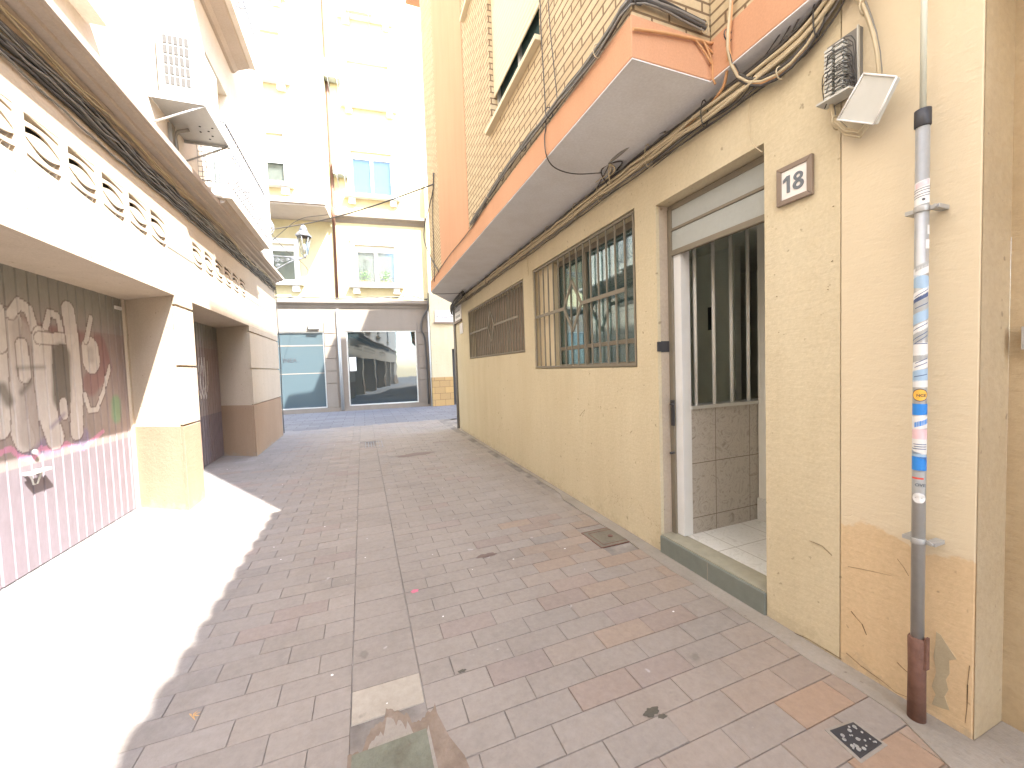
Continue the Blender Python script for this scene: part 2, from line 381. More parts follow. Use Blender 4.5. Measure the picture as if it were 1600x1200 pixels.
def pcol(x, y):
    b = Vector((.276, .240, .205)); k = random.gauss(1, .028)
    if x < -.3: b = b.lerp(Vector((.235, .225, .222)), min(1, (-.3-x)*.9))
    if random.random() < .08: b = b.lerp(Vector((.27,.205,.18)), .4)
    if x > .6 and y < 3.5:
        w = min(1, (x-.6)/1.2)*random.random()
        b = b.lerp(Vector((.33,.225,.15)), min(1, w*(1.15 if random.random() < .5 else .4)))
    return tuple(b*k)+(1,)
RW = .14
ys = -12.0
row = 0
while ys < 11.75:
    if ys > -4 or row % 1 == 0:
        y0, y1 = ys, ys+RW
        off = .157 if row % 2 else 0
        # right field
        x = .196+(0 if row % 2 == 0 else -.157)
        while x < 2.02:
            a, b = max(x, .196), min(x+.314, 2.02)
            if b > a and not (y1 > 2.70 and y0 < 3.02 and b > 1.77 and a < 2.1):
                pav(a, b, y0, y1, pcol(a, (y0+y1)/2))
            elif b > a and a < 1.75: pav(a, 1.755, y0, y1, pcol(a, y0))
            x += .314
        x = -.118
        k = 0
        lim = -3.3 if 5.6 > ys > 0 or ys > 5.8 else -2.6
        x -= off
        first = True
        if off: pav(-.118-off, -.118, y0, y1, pcol(-.2, y0))
        while x > -2.62:
            pav(max(x-.314, -2.62), x, y0, y1, pcol(x, (y0+y1)/2)); x -= .314
    ys += RW; row += 1
y = 1.765
while y < 11.7:
    c = pcol(0, y)
    if y < 1.9: c = (.38,.335,.27,1)
    if not (8.15 < y < 8.95): pav(-.116, .194, y, min(y+.187, 11.7), c)
    y += .187
y = 1.58
while y > -12:
    y -= .187
    pav(-.116, .194, y, y+.187, pcol(0, y))
o = PV.build('alley_paving', M['paver']); struct(o)
ca = o.data.color_attributes.new('col', 'FLOAT_COLOR', 'CORNER'); data = []
for p, c in zip(o.data.polygons, PC): data += list(c)*len(p.vertices)
ca.data.foreach_set('color', data)
# ragged concrete repair
g = MB(); random.seed(3)
edge = []
for i in range(41):
    x = -.125+(.36*i/40); edge.append((x, 1.70+.035*math.sin(x*26+1)+random.uniform(-.012,.012)-(.04 if x < -.06 else 0)+(.05 if .02<x<.12 else 0)))
g.prism([(-.125, 1.0)]+edge+[(.235,1.68),(.262,1.55),(.30,1.45),(.33,1.2),(.34,1.0)], -.006, .0035); struct(g.build('concrete_repair', M['brokenedge']))
g = MB(); random.seed(8)
edge2 = [(x+(.03 if x < -.1 else 0), y-.045-random.uniform(0,.03)) for x, y in edge[2:-5]]
g.prism([(-.112,1.0)]+edge2+[(.20,1.3),(.21,1.0)], .0036, .0052); struct(g.build('inner_concrete', M['cement']))
g = MB(); g.prism([(-.11,1.2),(-.11,1.615),(.18,1.62),(.185,1.2)], .0, .0075); o = g.build('inspection_cover', M['mossy'], loc=(.03,1.4,0)); tag(o, 'grey concrete cover in the broken patch at the bottom edge of the paving', 'cover')
# cement strip against the right walls
g = MB(); random.seed(5); n = 60; e = []
for i in range(n+1):
    y = -.8+i*(11.2/n); e.append((2.005+.0122*(y-1.2)+random.uniform(-.012,.012)+(.06 if y > 4 else 0), y))
g.prism([(2.35,-.8)]+[(x, y) for x, y in e]+[(2.35,10.4)], -.006, .004); struct(g.build('cement_strip', M['cement']))
g = MB(); g.prism([(2.0,.9),(1.86,.62),(1.80,.3),(1.9,-.8),(5,-.8),(5,.74),(2.1,.74)], -.006, .006); struct(g.build('cement_pavement', M['cement']))

# ================================================================ right-hand apartment building
def WR(x, y, z): return (x+.0122*(y-1.2), y, z)
A = thing('apartment_building', (3.2, 5, 0), 'building with pale yellow ground floor, orange bands and buff brick upper floors', 'building')
g = MB(WR)
HO = [(1.575, 2.45, -.02, 2.69), (2.70, 4.83, 1.46, 2.77), (5.17, 8.42, 1.70, 2.74)]
wall(g, 0, 2.13, .22, 1.2, 9.80, -.02, 3.149, HO); g.build('ground_floor_wall', M['yellow'], A)
g = MB(); g.box(2.16+.085, 2.34, 9.805, 9.83, 0, 3.14); g.box(2.4, 9, 9.6, 9.83, 0, 3.14); g.build('side_wall', M['yellow'], A)
g = MB(); g.prism([(1.448,1.813),(1.448,8.5),(2.24,9.92),(2.45,9.92),(2.45,.8),(2.013,.8),(2.013,1.813)], 3.147, 3.1535); g.build('soffit', M['soffit'], A)
g = MB(); g.prism([(1.445,1.81),(1.445,8.5),(2.24,9.925),(9,9.925),(9,.8),(2.01,.8),(2.01,1.81)], 3.154, 3.38); g.build('orange_slab_band', M['orange'], A, bevel=.006)
UW = (2.95, 4.22, 4.13, 5.55); UW2 = (3.75, 5.1, 6.05, 7.5)
g = MB(); wall(g, 0, 1.458, .22, 1.822, 8.45, 3.381, 10.2, [UW, UW2]); g.build('brick_wall', M['brick'], A)
g = MB(); g.box(1.68, 2.018, 1.822, 2.03, 3.381, 10.2); g.face([(1.458,1.8195,3.381),(2.018,1.8195,3.381),(2.018,1.8195,5.5),(1.458,1.8195,5.5)]); g.build('brick_end_wall', M['brickx'], A)
g = MB(); g.box(2.022, 2.2, .8, 1.818, 3.381, 5.6); g.build('recessed_brick_wall', M['brick'], A)
g = MB(); g.box(1.445, 9, .8, 1.818, 5.61, 10.2); g.box(1.95, 9, 1.9, 8.45, 3.4, 10.19); g.box(3.0, 4.25, 4, 9.8, 10.2, 12.25); g.box(4.25, 9, 4, 9.8, 10.2, 13.2); g.prism([(1.68,8.452),(2.24,9.8),(9,9.8),(9,8.452)], 3.381, 10.2); g.box(2.2,9,1.2,1.9,3.4,5.7); g.build('upper_floors_and_shadow_blocks', M['brickx'], A)  # unseen near overhang and stepped attic blocks are added to cast shadows
g = MB(); g.box(1.445, 1.6, 5.30, 7.25, 3.379, 10.21); g.build('orange_pilaster', M['orange'], A, bevel=.006)
g = MB(); g.box(1.38, 9, .78, 9.9, 10.21, 10.32); g.build('parapet_cap', M['orange'], A)
# upper windows with roller blind
for W_ in (UW, UW2):
    y0, y1, z0, z1 = W_
    f = MB(); f.box(1.54,1.60,y0,y0+.05,z0,z1); f.box(1.54,1.60,y1-.05,y1,z0,z1); f.box(1.54,1.60,y0+.05,y1-.05,z0,z0+.05); f.box(1.54,1.60,y0+.05,y1-.05,z1-.05,z1); f.box(1.545,1.595,(y0+y1)/2-.03,(y0+y1)/2+.03,z0+.05,z1-.05)
    w = f.build('window', M['aluminium'], A)
    f = MB(); f.box(1.565,1.572,y0+.05,y1-.05,z0+.05,z1-.05); f.build('pane', M['glass'], w)
    f = MB(); f.box(1.40,1.62,y0-.03,y1+.06,z0-.045,z0-.002); f.build('sill', M['shutter'], w, bevel=.004)
    f = MB()
    n = 20; zt = z1-.02; zb = z0+.34
    for i in range(n):
        a = zb+(zt-zb)*i/n; f.box(1.50+.0*(i), 1.512, y0+.01, y1-.01, a, a+(zt-zb)/n-.006)
        f.box(1.504, 1.510, y0+.012, y1-.012, a-.006, a)
    f.build('roller_blind', M['shutter'], w)
    f = MB(); f.box(1.462,1.60,y1-.0015,y1+.0,z0,z1); f.build('brick_jamb', M['brickx'], w)
# door: reveal, roller box, frame
g = MB(WR)
g.box(2.16, 2.30, 2.449, 2.452, -.02, 2.69)
g.build('door_jamb', M['jamb'], A)
g = MB(WR); g.box(2.115, 2.36, 1.578, 2.448, 0, .135); st = g.build('door_step', M['green_tile'], A, bevel=.006)
g = MB(WR); g.box(2.13, 2.31, 1.580, 2.446, .135, .142); g.build('tread', M['tread'], st)
g = MB(WR); g.box(2.113,2.1155,1.985,1.989,.0,.13); g.build('tile_joint', M['cement'], st)
g = MB(WR)
d = MB(WR)
for (za, zb) in ((2.51, 2.645), (2.345, 2.49)): g.box(2.245, 2.262, 1.585, 2.44, za, zb)
sh = g.build('roller_shutter', M['rollerslat'], A, bevel=.003)
g = MB(WR); g.box(2.24,2.28,1.58,2.445,2.645,2.685); g.box(2.236,2.27,1.58,2.445,2.49,2.51); g.box(2.236,2.27,1.58,2.445,2.305,2.345); g.box(2.25,2.275,1.58,2.445,2.33,2.685)
g.build('shutter_rail', M['olive'], sh, bevel=.003)
df = MB(WR); df.box(2.235, 2.285, 2.405, 2.447, .142, 2.66); fr = df.build('door_frame', M['olive'], A, bevel=.003)
g = MB(WR); g.box(2.222,2.235,2.395,2.425,1.0,1.20); g.tube([(2.225,2.40,1.17),(2.195,2.40,1.17)], .007); g.tube([(2.225,2.40,.79),(2.19,2.40,.79)], .011); g.build('lock', M['darkmetal'], fr)
g = MB(WR); g.box(2.16,2.235,2.443,2.449,1.575,1.66); g.box(2.125,2.165,2.44,2.455,1.58,1.655); g.build('latch_plate', M['darkmetal'], fr)
# vestibule and room behind
g = MB(); g.box(2.30, 3.4, 1.40, 2.62, .0, .145); g.build('vestibule_floor', M['floortile'], A)
g = MB(); g.box(2.27, 2.355, 2.335, 2.455, .145, 2.9); g.build('white_pillar', M['offwhite'], A)
g = MB(); g.box(2.356, 3.6, 2.34, 2.455, .145, 1.125); g.build('tiled_half_wall', M['tile'], A)
g = MB(); g.box(2.356, 3.6, 2.325, 2.47, 1.126, 1.15); ba = g.build('sill_rail', M['aluminium'], A)
for k in range(6):
    g = MB(); x = 2.44+.19*k; g.tube([(x,2.37,1.15),(x,2.37,2.60)], .0135, 12); g.build('window_bar', M['steelbar'], A)
g = MB(); g.box(2.356,3.6,2.34,2.44,2.6,2.9); g.box(3.075,3.2,1.3,2.333,.145,2.9); g.box(2.3,3.2,1.30,1.40,.0,2.9); g.box(2.3,3.2,1.39,2.34,2.85,2.95); g.build('vestibule_wall', M['interior'], A)
g = MB(); g.box(3.055,3.075,1.4,2.333,.146,.33); g.build('skirting', M['floortile'], A)
g = MB(); g.box(2.36,6.0,2.46,5.0,.0,.1); g.box(5.9,6.0,2.46,5.0,.1,2.9); g.box(2.36,5.9,4.95,5.0,.1,2.9); g.box(2.36,5.9,2.46,4.95,2.9,2.95); g.box(3.6,5.9,2.40,2.46,.1,2.9)
g.box(4.35,4.45,3.6,4.95,.1,2.9); g.box(3.3,3.5,4.6,4.95,2.3,2.9)
g.build('inner_room', M['interior'], A)
g = MB(); g.box(4.34,4.35,3.9,4.0,1.9,2.2); g.box(3.5,3.58,4.93,4.95,1.5,1.75); g.box(2.9,3.0,4.93,4.95,1.75,2.1); g.build('switch_box', M['darkmetal'], A)
g = MB(); g.box(3.75,3.80,4.5,4.94,.1,2.2); g.build('inner_door_frame', M['offwhite'], A)
# ground-floor windows
def gwin(y0, y1, z0, z1, panes, shutter):
    f = MB(WR); X0, X1 = 2.29, 2.335
    f.box(X0,X1,y0,y0+.05,z0,z1); f.box(X0,X1,y1-.05,y1,z0,z1); f.box(X0,X1,y0+.05,y1-.05,z0,z0+.05); f.box(X0,X1,y0+.05,y1-.05,z1-.06,z1)
    f.box(X0-.004,X1,y0+.05,y1-.05,z0+.22,z0+.262)
    for k in range(1, panes): q = y0+(y1-y0)*k/panes; f.box(X0-.008,X1,q-.03,q+.03,z0+.05,z1-.06)
    w = f.build('window', M['olive'], A, bevel=.003)
    f = MB(WR); f.box(2.305,2.312,y0+.05,y1-.05,z0+.05,z1-.06); f.build('pane', M['brownshutter'] if shutter else M['semiglass'], w)
    if not shutter:
        f = MB(WR); f.box(2.22,2.285,y1-.42,y1-.01,z0+.01,z1-.01); f.build('folded_shutter', M['shutter'], w)
    else:
        f = MB(WR); n = int((y1-y0)/.05)
        for k in range(n): q = y0+.05+k*(y1-y0-.1)/n; f.box(2.285,2.303,q,q+.034,z0+.02,z1-.03)
        f.build('louvre', M['brownshutter'], w)
    return w
gwin(2.70,4.83,1.46,2.77,2,False); gwin(5.17,8.42,1.70,2.74,3,True)
def grille(y0, y1, z0, z1, n, yd, name_label, rgt):
    t = thing('window_grille', WR(2.125,(y0+y1)/2,z0), name_label, 'window grille', 'iron grilles on the yellow wall')
    f = MB(WR); x0, x1 = 2.135, 2.157; w = .022
    f.box(x0,x1,y0,y1,z0,z0+w); f.box(x0,x1,y0,y1,z1-w,z1); f.box(x0,x1,y0,y0+w,z0+w,z1-w); f.box(x0,x1,y1-w,y1,z0+w,z1-w); f.build('frame', M['olive'], t, bevel=.002)
    for k in range(1, n):
        q = y0+(y1-y0)*k/n; f = MB(WR); f.box(x0+.004,x1-.004,q-.007,q+.007,z0+w,z1-w); f.build('bar', M['olive'], t)
    zc = (z0+z1)/2+.02; hh = .27; hw = .19; f = MB(WR)
    f.box(2.120,2.134,y0+rgt,yd-hw,zc-.018,zc+.018); f.box(2.120,2.134,yd+hw,y1-rgt*.6,zc-.018,zc+.018); f.build('flat_bar', M['olive'], t)
    f = MB(WR); P = [(yd-hw,zc),(yd,zc+hh),(yd+hw,zc),(yd,zc-hh)]
    for i in range(4):
        a = Vector((0,*P[i])); b = Vector((0,*P[(i+1)%4])); dd = (b-a).normalized(); nn = Vector((0,-dd.z,dd.y))*.016
        f.prism([(p.y,p.z) for p in (a+nn, b+nn, b-nn, a-nn)], 2.1195, 2.1335, 0, 0)
    f.build('diamond', M['olive'], t)
grille(2.72,4.81,1.475,2.755,15,3.77,'olive painted iron window grille with a diamond, the larger one beside the open doorway','' or .12)
grille(5.19,8.40,1.715,2.725,26,6.75,'brown iron window grille with a small diamond, the farther one over closed louvres','' or .2)
# corner pipe, plates
g = MB(WR); g.tube([(2.10,9.72,0),(2.10,9.72,3.13)], .032, 10); tag(g.build('corner_pipe', M['cab_grey'], loc=(2.2,9.72,0)), 'dark vertical pipe on the far corner of the yellow wall', 'pipe')
t = thing('street_name_tile', WR(2.12,9.33,2.66), 'ornate tiled street name panel high on the far end of the yellow wall', 'street sign', 'ceramic street name signs')
g = MB(WR); g.box(2.105,2.128,9.0,9.66,2.66,3.12); g.build('tile_panel', M['enamel'], t)
g = MB(WR); g.box(2.085,2.13,8.98,9.68,2.60,2.655); g.build('ledge', M['brownframe'], t)
g = MB(WR)
for k in range(5): g.box(2.102,2.105,9.1+.1*k,9.15+.1*k,2.72,2.78); g.box(2.102,2.105,9.12+.1*k,9.17+.1*k,2.86,2.90)
g.build('lettering', M['cab_grey'], t)
g = MB(WR); g.box(2.115,2.128,8.92,9.22,2.32,2.56); t = tag(g.build('small_number_tile', M['enamel'], loc=WR(2.12,9.07,2.32)), 'small pale house number tile under the street name panel', 'number plate')
# house number 18
t = thing('house_number_plate', WR(2.12,1.402,2.3), 'square brown framed white tile reading 18 beside the doorway', 'number plate')
y0,y1,z0,z1 = 1.312,1.492,2.302,2.498
g = MB(WR); w=.026
for poly in (([(y0,z0),(y1,z0),(y1-w,z0+w),(y0+w,z0+w)]),([(y1,z0),(y1,z1),(y1-w,z1-w),(y1-w,z0+w)]),([(y1,z1),(y0,z1),(y0+w,z1-w),(y1-w,z1-w)]),([(y0,z1),(y0,z0),(y0+w,z0+w),(y0+w,z1-w)])):
    g.prism(poly, 2.108, 2.129, 0, 0)
g.build('frame', M['brownframe'], t, bevel=.003)
g = MB(WR); g.box(2.114,2.128,y0+w,y1-w,z0+w,z1-w); g.build('tile', M['enamel'], t)
def numeral(name, polys):
    f = MB(WR)
    for pl_ in polys: f.prism([(1.402-a, 2.40+b) for a, b in pl_], 2.1105, 2.1145, 0, 0)
    f.build(name, M['digits'], t)
numeral('numeral', [[(-.036,-.043),(-.020,-.043),(-.020,.043),(-.036,.043)], [(-.036,.043),(-.036,.024),(-.055,.012),(-.055,.028)]])
P8 = []
for cz_, ra, rb in ((.021,.0235,.0215),(-.020,.0275,.0245)):
    for i in range(20):
        a, b = 2*math.pi*i/20, 2*math.pi*(i+1)/20
        P8.append([(.022+ra*math.cos(a), cz_+rb*math.sin(a)), (.022+ra*math.cos(b), cz_+rb*math.sin(b)), (.022+ra*.42*math.cos(b), cz_+rb*.42*math.sin(b)), (.022+ra*.42*math.cos(a), cz_+rb*.42*math.sin(a))])
numeral('numeral', P8)
# door bell holes and small wall marks are in the plaster

# ================================================================ neighbour building (peach pier, recess)
B = thing('neighbour_building', (3, -1, 0), 'peach rendered building corner at the right edge, behind the downpipe', 'building')
g = MB(); g.prism([(2.13,.745),(2.13,1.198),(2.35,1.198),(2.35,.745)], -.02, 3.146); g.build('corner_pier', M['peach'], B, bevel=.006)
g = MB(); g.face([(2.1305,.7435,-.02),(2.345,.7435,-.02),(2.345,.7435,3.146),(2.1305,.7435,3.146)]); g.build('pier_side', M['side_peach'], B)
M['peel'] = simple('bare_grey_render', (.40,.34,.23,1), .95, .2, 0, .15, 20, .4); M['crack'] = simple('dark_crack', (.13,.09,.05,1), .95, .1)
pp = [gx(a,b,2.13) for a,b in ((1463,987),(1470,992),(1478,1005),(1495,1030),(1483,1032),(1484,1052),(1478,1062),(1482,1078),(1476,1088),(1484,1110),(1470,1106),(1456,1100),(1462,1085),(1456,1072),(1463,1050),(1459,1025),(1462,1005))]
g = MB(); g.prism([(p.y,p.z) for p in pp], 2.1285, 2.1302, 0, 0); g.build('peeled_patch', M['peel'], B)
def crack(l, X=2.13, w=.0022, par=None):
    P = [gx(a,b,X) for a,b in l]; f = MB()
    for a, b in zip(P, P[1:]):
        d = (b-a).normalized(); nn = Vector((0,-d.z,d.y))*w*random.uniform(.2,.6); f.prism([(q.y,q.z) for q in (a+nn,b+nn*.6,b-nn*.6,a-nn)], X-.0012, X+.001, 0, 0)
    f.build('crack', M['crack'], par or B)
crack([(1330,955),(1338,965),(1347,975),(1354,992)], 2.13, .004); crack([(1322,1020),(1345,1040),(1380,1065),(1400,1082),(1420,1090)], 2.13, .003)
crack([(1515,1040),(1512,1070),(1511,1105),(1508,1130)], 2.13, .003); crack([(1402,1035),(1412,1045),(1420,1052)], 2.13, .002); crack([(1325,885),(1360,892),(1395,900)], 2.13, .0012)
crack([(1402,873),(1412,886),(1420,900)], 2.13, .002)
crack([(1232,985),(1262,998),(1290,1015),(1315,1030)], 2.128, .003, A); crack([(1265,845),(1285,853),(1300,868)], 2.128, .0015, A); crack([(928,740),(932,756),(936,770)], 2.165, .004, A); crack([(917,735),(920,748)], 2.165, .003, A)
crack([(960,665),(985,668),(1000,664)], 2.155, .002, A); crack([(906,650),(914,640),(910,652)], 2.16, .004, A)
for a_, b_ in ((1208,355),(1210,430),(1217,519),(1300,408),(1294,448),(1302,322),(1294,453),(1214,463)): crack([(a_-random.uniform(.5,1.5),b_-random.uniform(-1,1)),(a_+random.uniform(.5,1.5),b_+random.uniform(-1,1))], 2.128, random.uniform(.002,.004), A)
g = MB(); wall(g,0,2.345,.2,-8,.7434,-.02,3.146,[(-.25,.60,-.02,2.15)]); g.build('recessed_wall', M['side_peach'], B)
g = MB(); g.box(2.42,2.46,-.25,.60,0,2.15); dr = g.build('door', M['rust'], B); g = MB(); g.tube([(2.42,-.1,1.05),(2.38,-.1,1.05),(2.38,.0,1.05)], .01); g.build('handle', M['galv'], dr)
g = MB(); g.box(2.013,9,-8,.795,3.154,3.38); g.build('orange_slab_band', M['orange'], B)
g = MB(); g.box(2.022,9,-8,.795,3.381,5.6); g.build('upper_wall', M['brick'], B)
g = MB(); g.box(2.018,9,-8,.795,3.147,3.1535); g.build('soffit', M['soffit'], B)
g = MB(); g.prism([(1.50,5.6),(1.50,5.68),(5,6.3),(5,6.2)], -8, .8, 0, 1); rf = g.build('roof', M['terracotta'], B)
g = MB()
for k in range(35):
    yc = -7.9+k*.25
    if yc > .75: break
    n = 8; r = .118
    for (xa, za, xb, zb) in ((1.425,5.68,3.2,5.99),):
        a = [g.pt((xa, yc+r*math.cos(math.pi*j/n), za+r*math.sin(math.pi*j/n)*.9)) for j in range(n+1)]
        b = [g.pt((xb, yc+r*math.cos(math.pi*j/n), zb+r*math.sin(math.pi*j/n)*.9)) for j in range(n+1)]
        for j in range(n): g.idx([a[j],a[j+1],b[j+1],b[j]])
g.build('roof_tiles', M['terracotta'], rf)
g = MB(); g.box(2.30,2.343,.64,.70,1.50,1.585); tag(g.build('wall_bracket', M['galv'], loc=(2.32,.67,1.5)), 'small grey metal box fixed at the right edge of the peach wall', 'bracket')
# ================================================================ left building
Lb = thing('garage_building', (-2.6, 5, 0), 'tan rendered building with splayed garage bays and pierced vents on the left of the alley', 'building')
GB = [(-13.0,-9.4),(-8.9,-5.4),(-4.9,.6),(1.05,5.45),(5.87,8.52)]        # garage bays (outer edges)
XF = -1.9
segs = [(-16,-13.0),(-9.4,-8.9),(-5.4,-4.9),(.6,1.05),(5.45,5.87),(8.52,11.1)]
for a, b in segs:
    far = b > 11; near = a < -15
    core = MB(); core.prism([(XF-.04,a),(XF-.04,b),(-2.6,b+(0 if far else .72)),(-2.6,a+(0 if near else .46))], -.02, 2.419)
    for z0, z1 in ((-.02,.955),(.975,1.62),(1.645,2.30),(2.325,2.42)):
        mb = MB(); mb.prism([(XF,a-(0 if near else .028)),(XF,b+(0 if far else .04)),(XF-.039,b),(XF-.039,a)], z0, z1)
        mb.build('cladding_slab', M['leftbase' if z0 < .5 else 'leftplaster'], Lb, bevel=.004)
    core.build('pier', M['leftplaster'], Lb)
    # base course 4 mm proud on the splayed face towards the camera
    lo = MB()
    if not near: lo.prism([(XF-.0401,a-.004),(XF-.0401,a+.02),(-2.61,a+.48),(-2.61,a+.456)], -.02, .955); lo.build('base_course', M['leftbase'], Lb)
# vents: wall zone 2.42 - 3.7 with crescent slots
V0, V1, PT = 2.888, 3.20, .394
vs = [3.43-PT*k for k in range(0, 9)]+[3.43+PT*k for k in range(1, 5)]+[6.04+.41*k for k in range(6)]+[-2.2-PT*k for k in range(8)]
vs.sort()
g = MB(); wall(g, 0, XF, -.12, -16, 11.1, 2.42, 3.72, [(v, v+.31, V0, V1) for v in vs]); 
g.box(-2.6, XF-.121, -16, 11.1, 2.421, 3.6); g.build('frieze_wall', M['leftplaster'], Lb)
g = MB(); g.box(XF-.119, XF-.10, -16, 11.09, 2.5, 3.6); g.build('vent_backing', M['dark'], Lb)
# vent blocks: the solid pieces that leave crescent-shaped slots
def arc(yc, zc, ry, rz, a0, a1, n=12): return [(yc+ry*math.cos(R(a0+(a1-a0)*i/n)), zc+rz*math.sin(R(a0+(a1-a0)*i/n))) for i in range(n+1)]
for v in vs:
    g = MB(); n = 14; U = [k/n for k in range(n+1)]; sn = lambda u: math.sin(math.pi*u)
    S1t = lambda u: .985-.13*u*u; S1b = lambda u: .83+.04*sn(u)-.03*u*u
    S2t = lambda u: .72+.09*sn(u)-.22*u*u; S2b = lambda u: .59+.10*sn(u)-.13*u*u
    ro = lambda f: (lambda u: 1-f(1-u))
    ed = [lambda u: 1.003, S1t, S1b, S2t, S2b, ro(S2b), ro(S2t), ro(S1b), ro(S1t), lambda u: -.003]
    for q in range(0, 10, 2):
        hi_, lo_ = ed[q], ed[q+1]
        for a, b in zip(U, U[1:]):
            P_ = [(v-.001+.312*a, V0+(V1-V0)*lo_(a)), (v-.001+.312*b, V0+(V1-V0)*lo_(b)), (v-.001+.312*b, V0+(V1-V0)*hi_(b)), (v-.001+.312*a, V0+(V1-V0)*hi_(a))]
            g.prism(P_, XF-.014, XF-.002, 0, 0)
    g.build('vent', M['leftplaster'], Lb)
g = MB(); g.box(XF-.001, XF+.0015, -16, 11.1, 2.915, 2.935) if False else None
for a_, b_ in ((5.33,6.02),(8.42,11.09),(.7,1.0)):
    g = MB(); g.box(XF-.001, XF+.002, a_, b_, 2.918, 2.934); g.build('frieze_groove_shade', M['cab_grey'], Lb)  # raised dark strip stands in for the shade of a recessed groove
# cornice
g = MB(); prof = [(-2.2,3.70),(-1.895,3.70),(-1.87,3.725),(-1.86,3.745),(-1.80,3.76),(-1.79,3.785),(-1.73,3.795),(-1.715,3.81),(-1.69,3.815),(-1.685,3.87),(-1.72,3.90),(-2.2,3.93)]
g.prism(prof, -16, 11.12, 0, 1); g.build('cornice', M['cornice'], Lb)
UW_ = [(2.2,4.05,4.45,6.0),(-2.2,-.8,4.45,6.0),(7.0,8.0,3.95,6.2),(7.3,8.2,7.2,9.4),(2.4,3.9,8.0,9.6),(-8,-6.6,4.45,6)]
g = MB(); wall(g, 0, XF, -.25, -16, 11.1, 3.931, 13.5, UW_); g.box(-7, XF-.251, -16, 11.1, 13.3, 13.5); g.box(-7,-2.15,10.9,11.1,0,13.3); g.box(-7,-6.8,-16,10.89,0,13.3); g.build('upper_wall', M['leftwhite'], Lb)
for (a, b, c, d_) in UW_:
    f = MB(); f.box(-2.07,-2.02,a,b,c,c+.05); f.box(-2.07,-2.02,a,b,d_-.05,d_); f.box(-2.07,-2.02,a,a+.05,c+.05,d_-.05); f.box(-2.07,-2.02,b-.05,b,c+.05,d_-.05); f.box(-2.065,-2.025,(a+b)/2-.03,(a+b)/2+.03,c+.05,d_-.05)
    w = f.build('window', M['white'], Lb); f = MB(); f.box(-2.05,-2.045,a+.05,b-.05,c+.05,d_-.05); f.build('pane', M['glass'], w)
    if c > 4.0 and c < 7: f = MB(); f.box(XF-.1,XF+.13,a-.1,b+.12,c-.13,c-.03); f.build('sill', M['leftwhite'], w, bevel=.005)
# balconies
def balcony(y0, y1, zb, p, label, mesh_end):
    f = MB(); xo = XF+p
    f.prism([(XF-.05,zb-.16),(XF+.05,zb-.16),(XF+.10,zb-.10),(xo-.10,zb-.04),(xo-.08,zb),(XF-.05,zb)], y0+.06, y1-.06, 0, 1)
    f.build('balcony_bracket', M['cornice'], Lb)
    f = MB(); f.box(XF-.05, xo, y0, y1, zb, zb+.13); s_ = f.build('balcony_slab', M['leftwhite'], Lb, bevel=.008)
    t = thing('balcony_railing', (xo, (y0+y1)/2, zb+.13), label, 'railing', 'wrought iron balcony railings')
    f = MB(); zt = zb+1.02; xr = xo-.04; c = [(XF,y0+.04),(xr,y0+.04),(xr,y1-.04),(XF,y1-.04)]
    for (a, b) in zip(c, c[1:]):
        for z in (zt, zb+.22): 
            d0 = Vector((*a, z)); d1 = Vector((*b, z)); f.tube([d0, d1], .014 if z == zt else .008, 6)
    f.build('rail', M['iron'], t)
    n = int((y1-y0)/.105)
    for k in range(n+1):
        y = y0+.04+(y1-y0-.08)*k/n
        f = MB(); b_ = .13
        f.tube(smooth([(xr,y,zb+.22),(xr+b_*.8,y,zb+.30),(xr+b_,y+.0,zb+.44),(xr+b_*.35,y,zb+.62),(xr+.01,y,zb+.78),(xr,y,zt)],4), .0085, 5, cap=False)
        f.build('baluster', M['iron'], t)
    for k in range(n):
        y = y0+.04+(y1-y0-.08)*(k+.5)/n; f = MB()
        f.tube([(xr+.06,y+.042*math.cos(a),zb+.60+.042*math.sin(a)) for a in [2*math.pi*i/10 for i in range(11)]], .005, 4, cap=False); f.build('scroll_ring', M['iron'], t)
    for ye in ((y0+.04), (y1-.04)):
        f = MB()
        if mesh_end:
            for k in range(13): z = zb+.2+k*.065; f.tube([(XF,ye,z),(xr,ye,z)], .0035, 4)
            for k in range(8): x = XF+(xr-XF)*k/7; f.tube([(x,ye,zb+.2),(x,ye,zt)], .0035, 4)
            f.build('mesh_panel', M['iron'], t)
        else:
            for k in range(4): x = XF+(xr-XF)*(k+.5)/4; f.tube([(x,ye,zb+.2),(x,ye,zt)], .006, 4)
            f.build('side_bars', M['iron'], t)
balcony(6.38, 8.75, 3.90, .365, 'curved wrought iron railing of the lower balcony on the left building', True)
balcony(6.35, 8.45, 7.0, .36, 'wrought iron railing of the upper balcony, cut by the top edge of the photo', False)
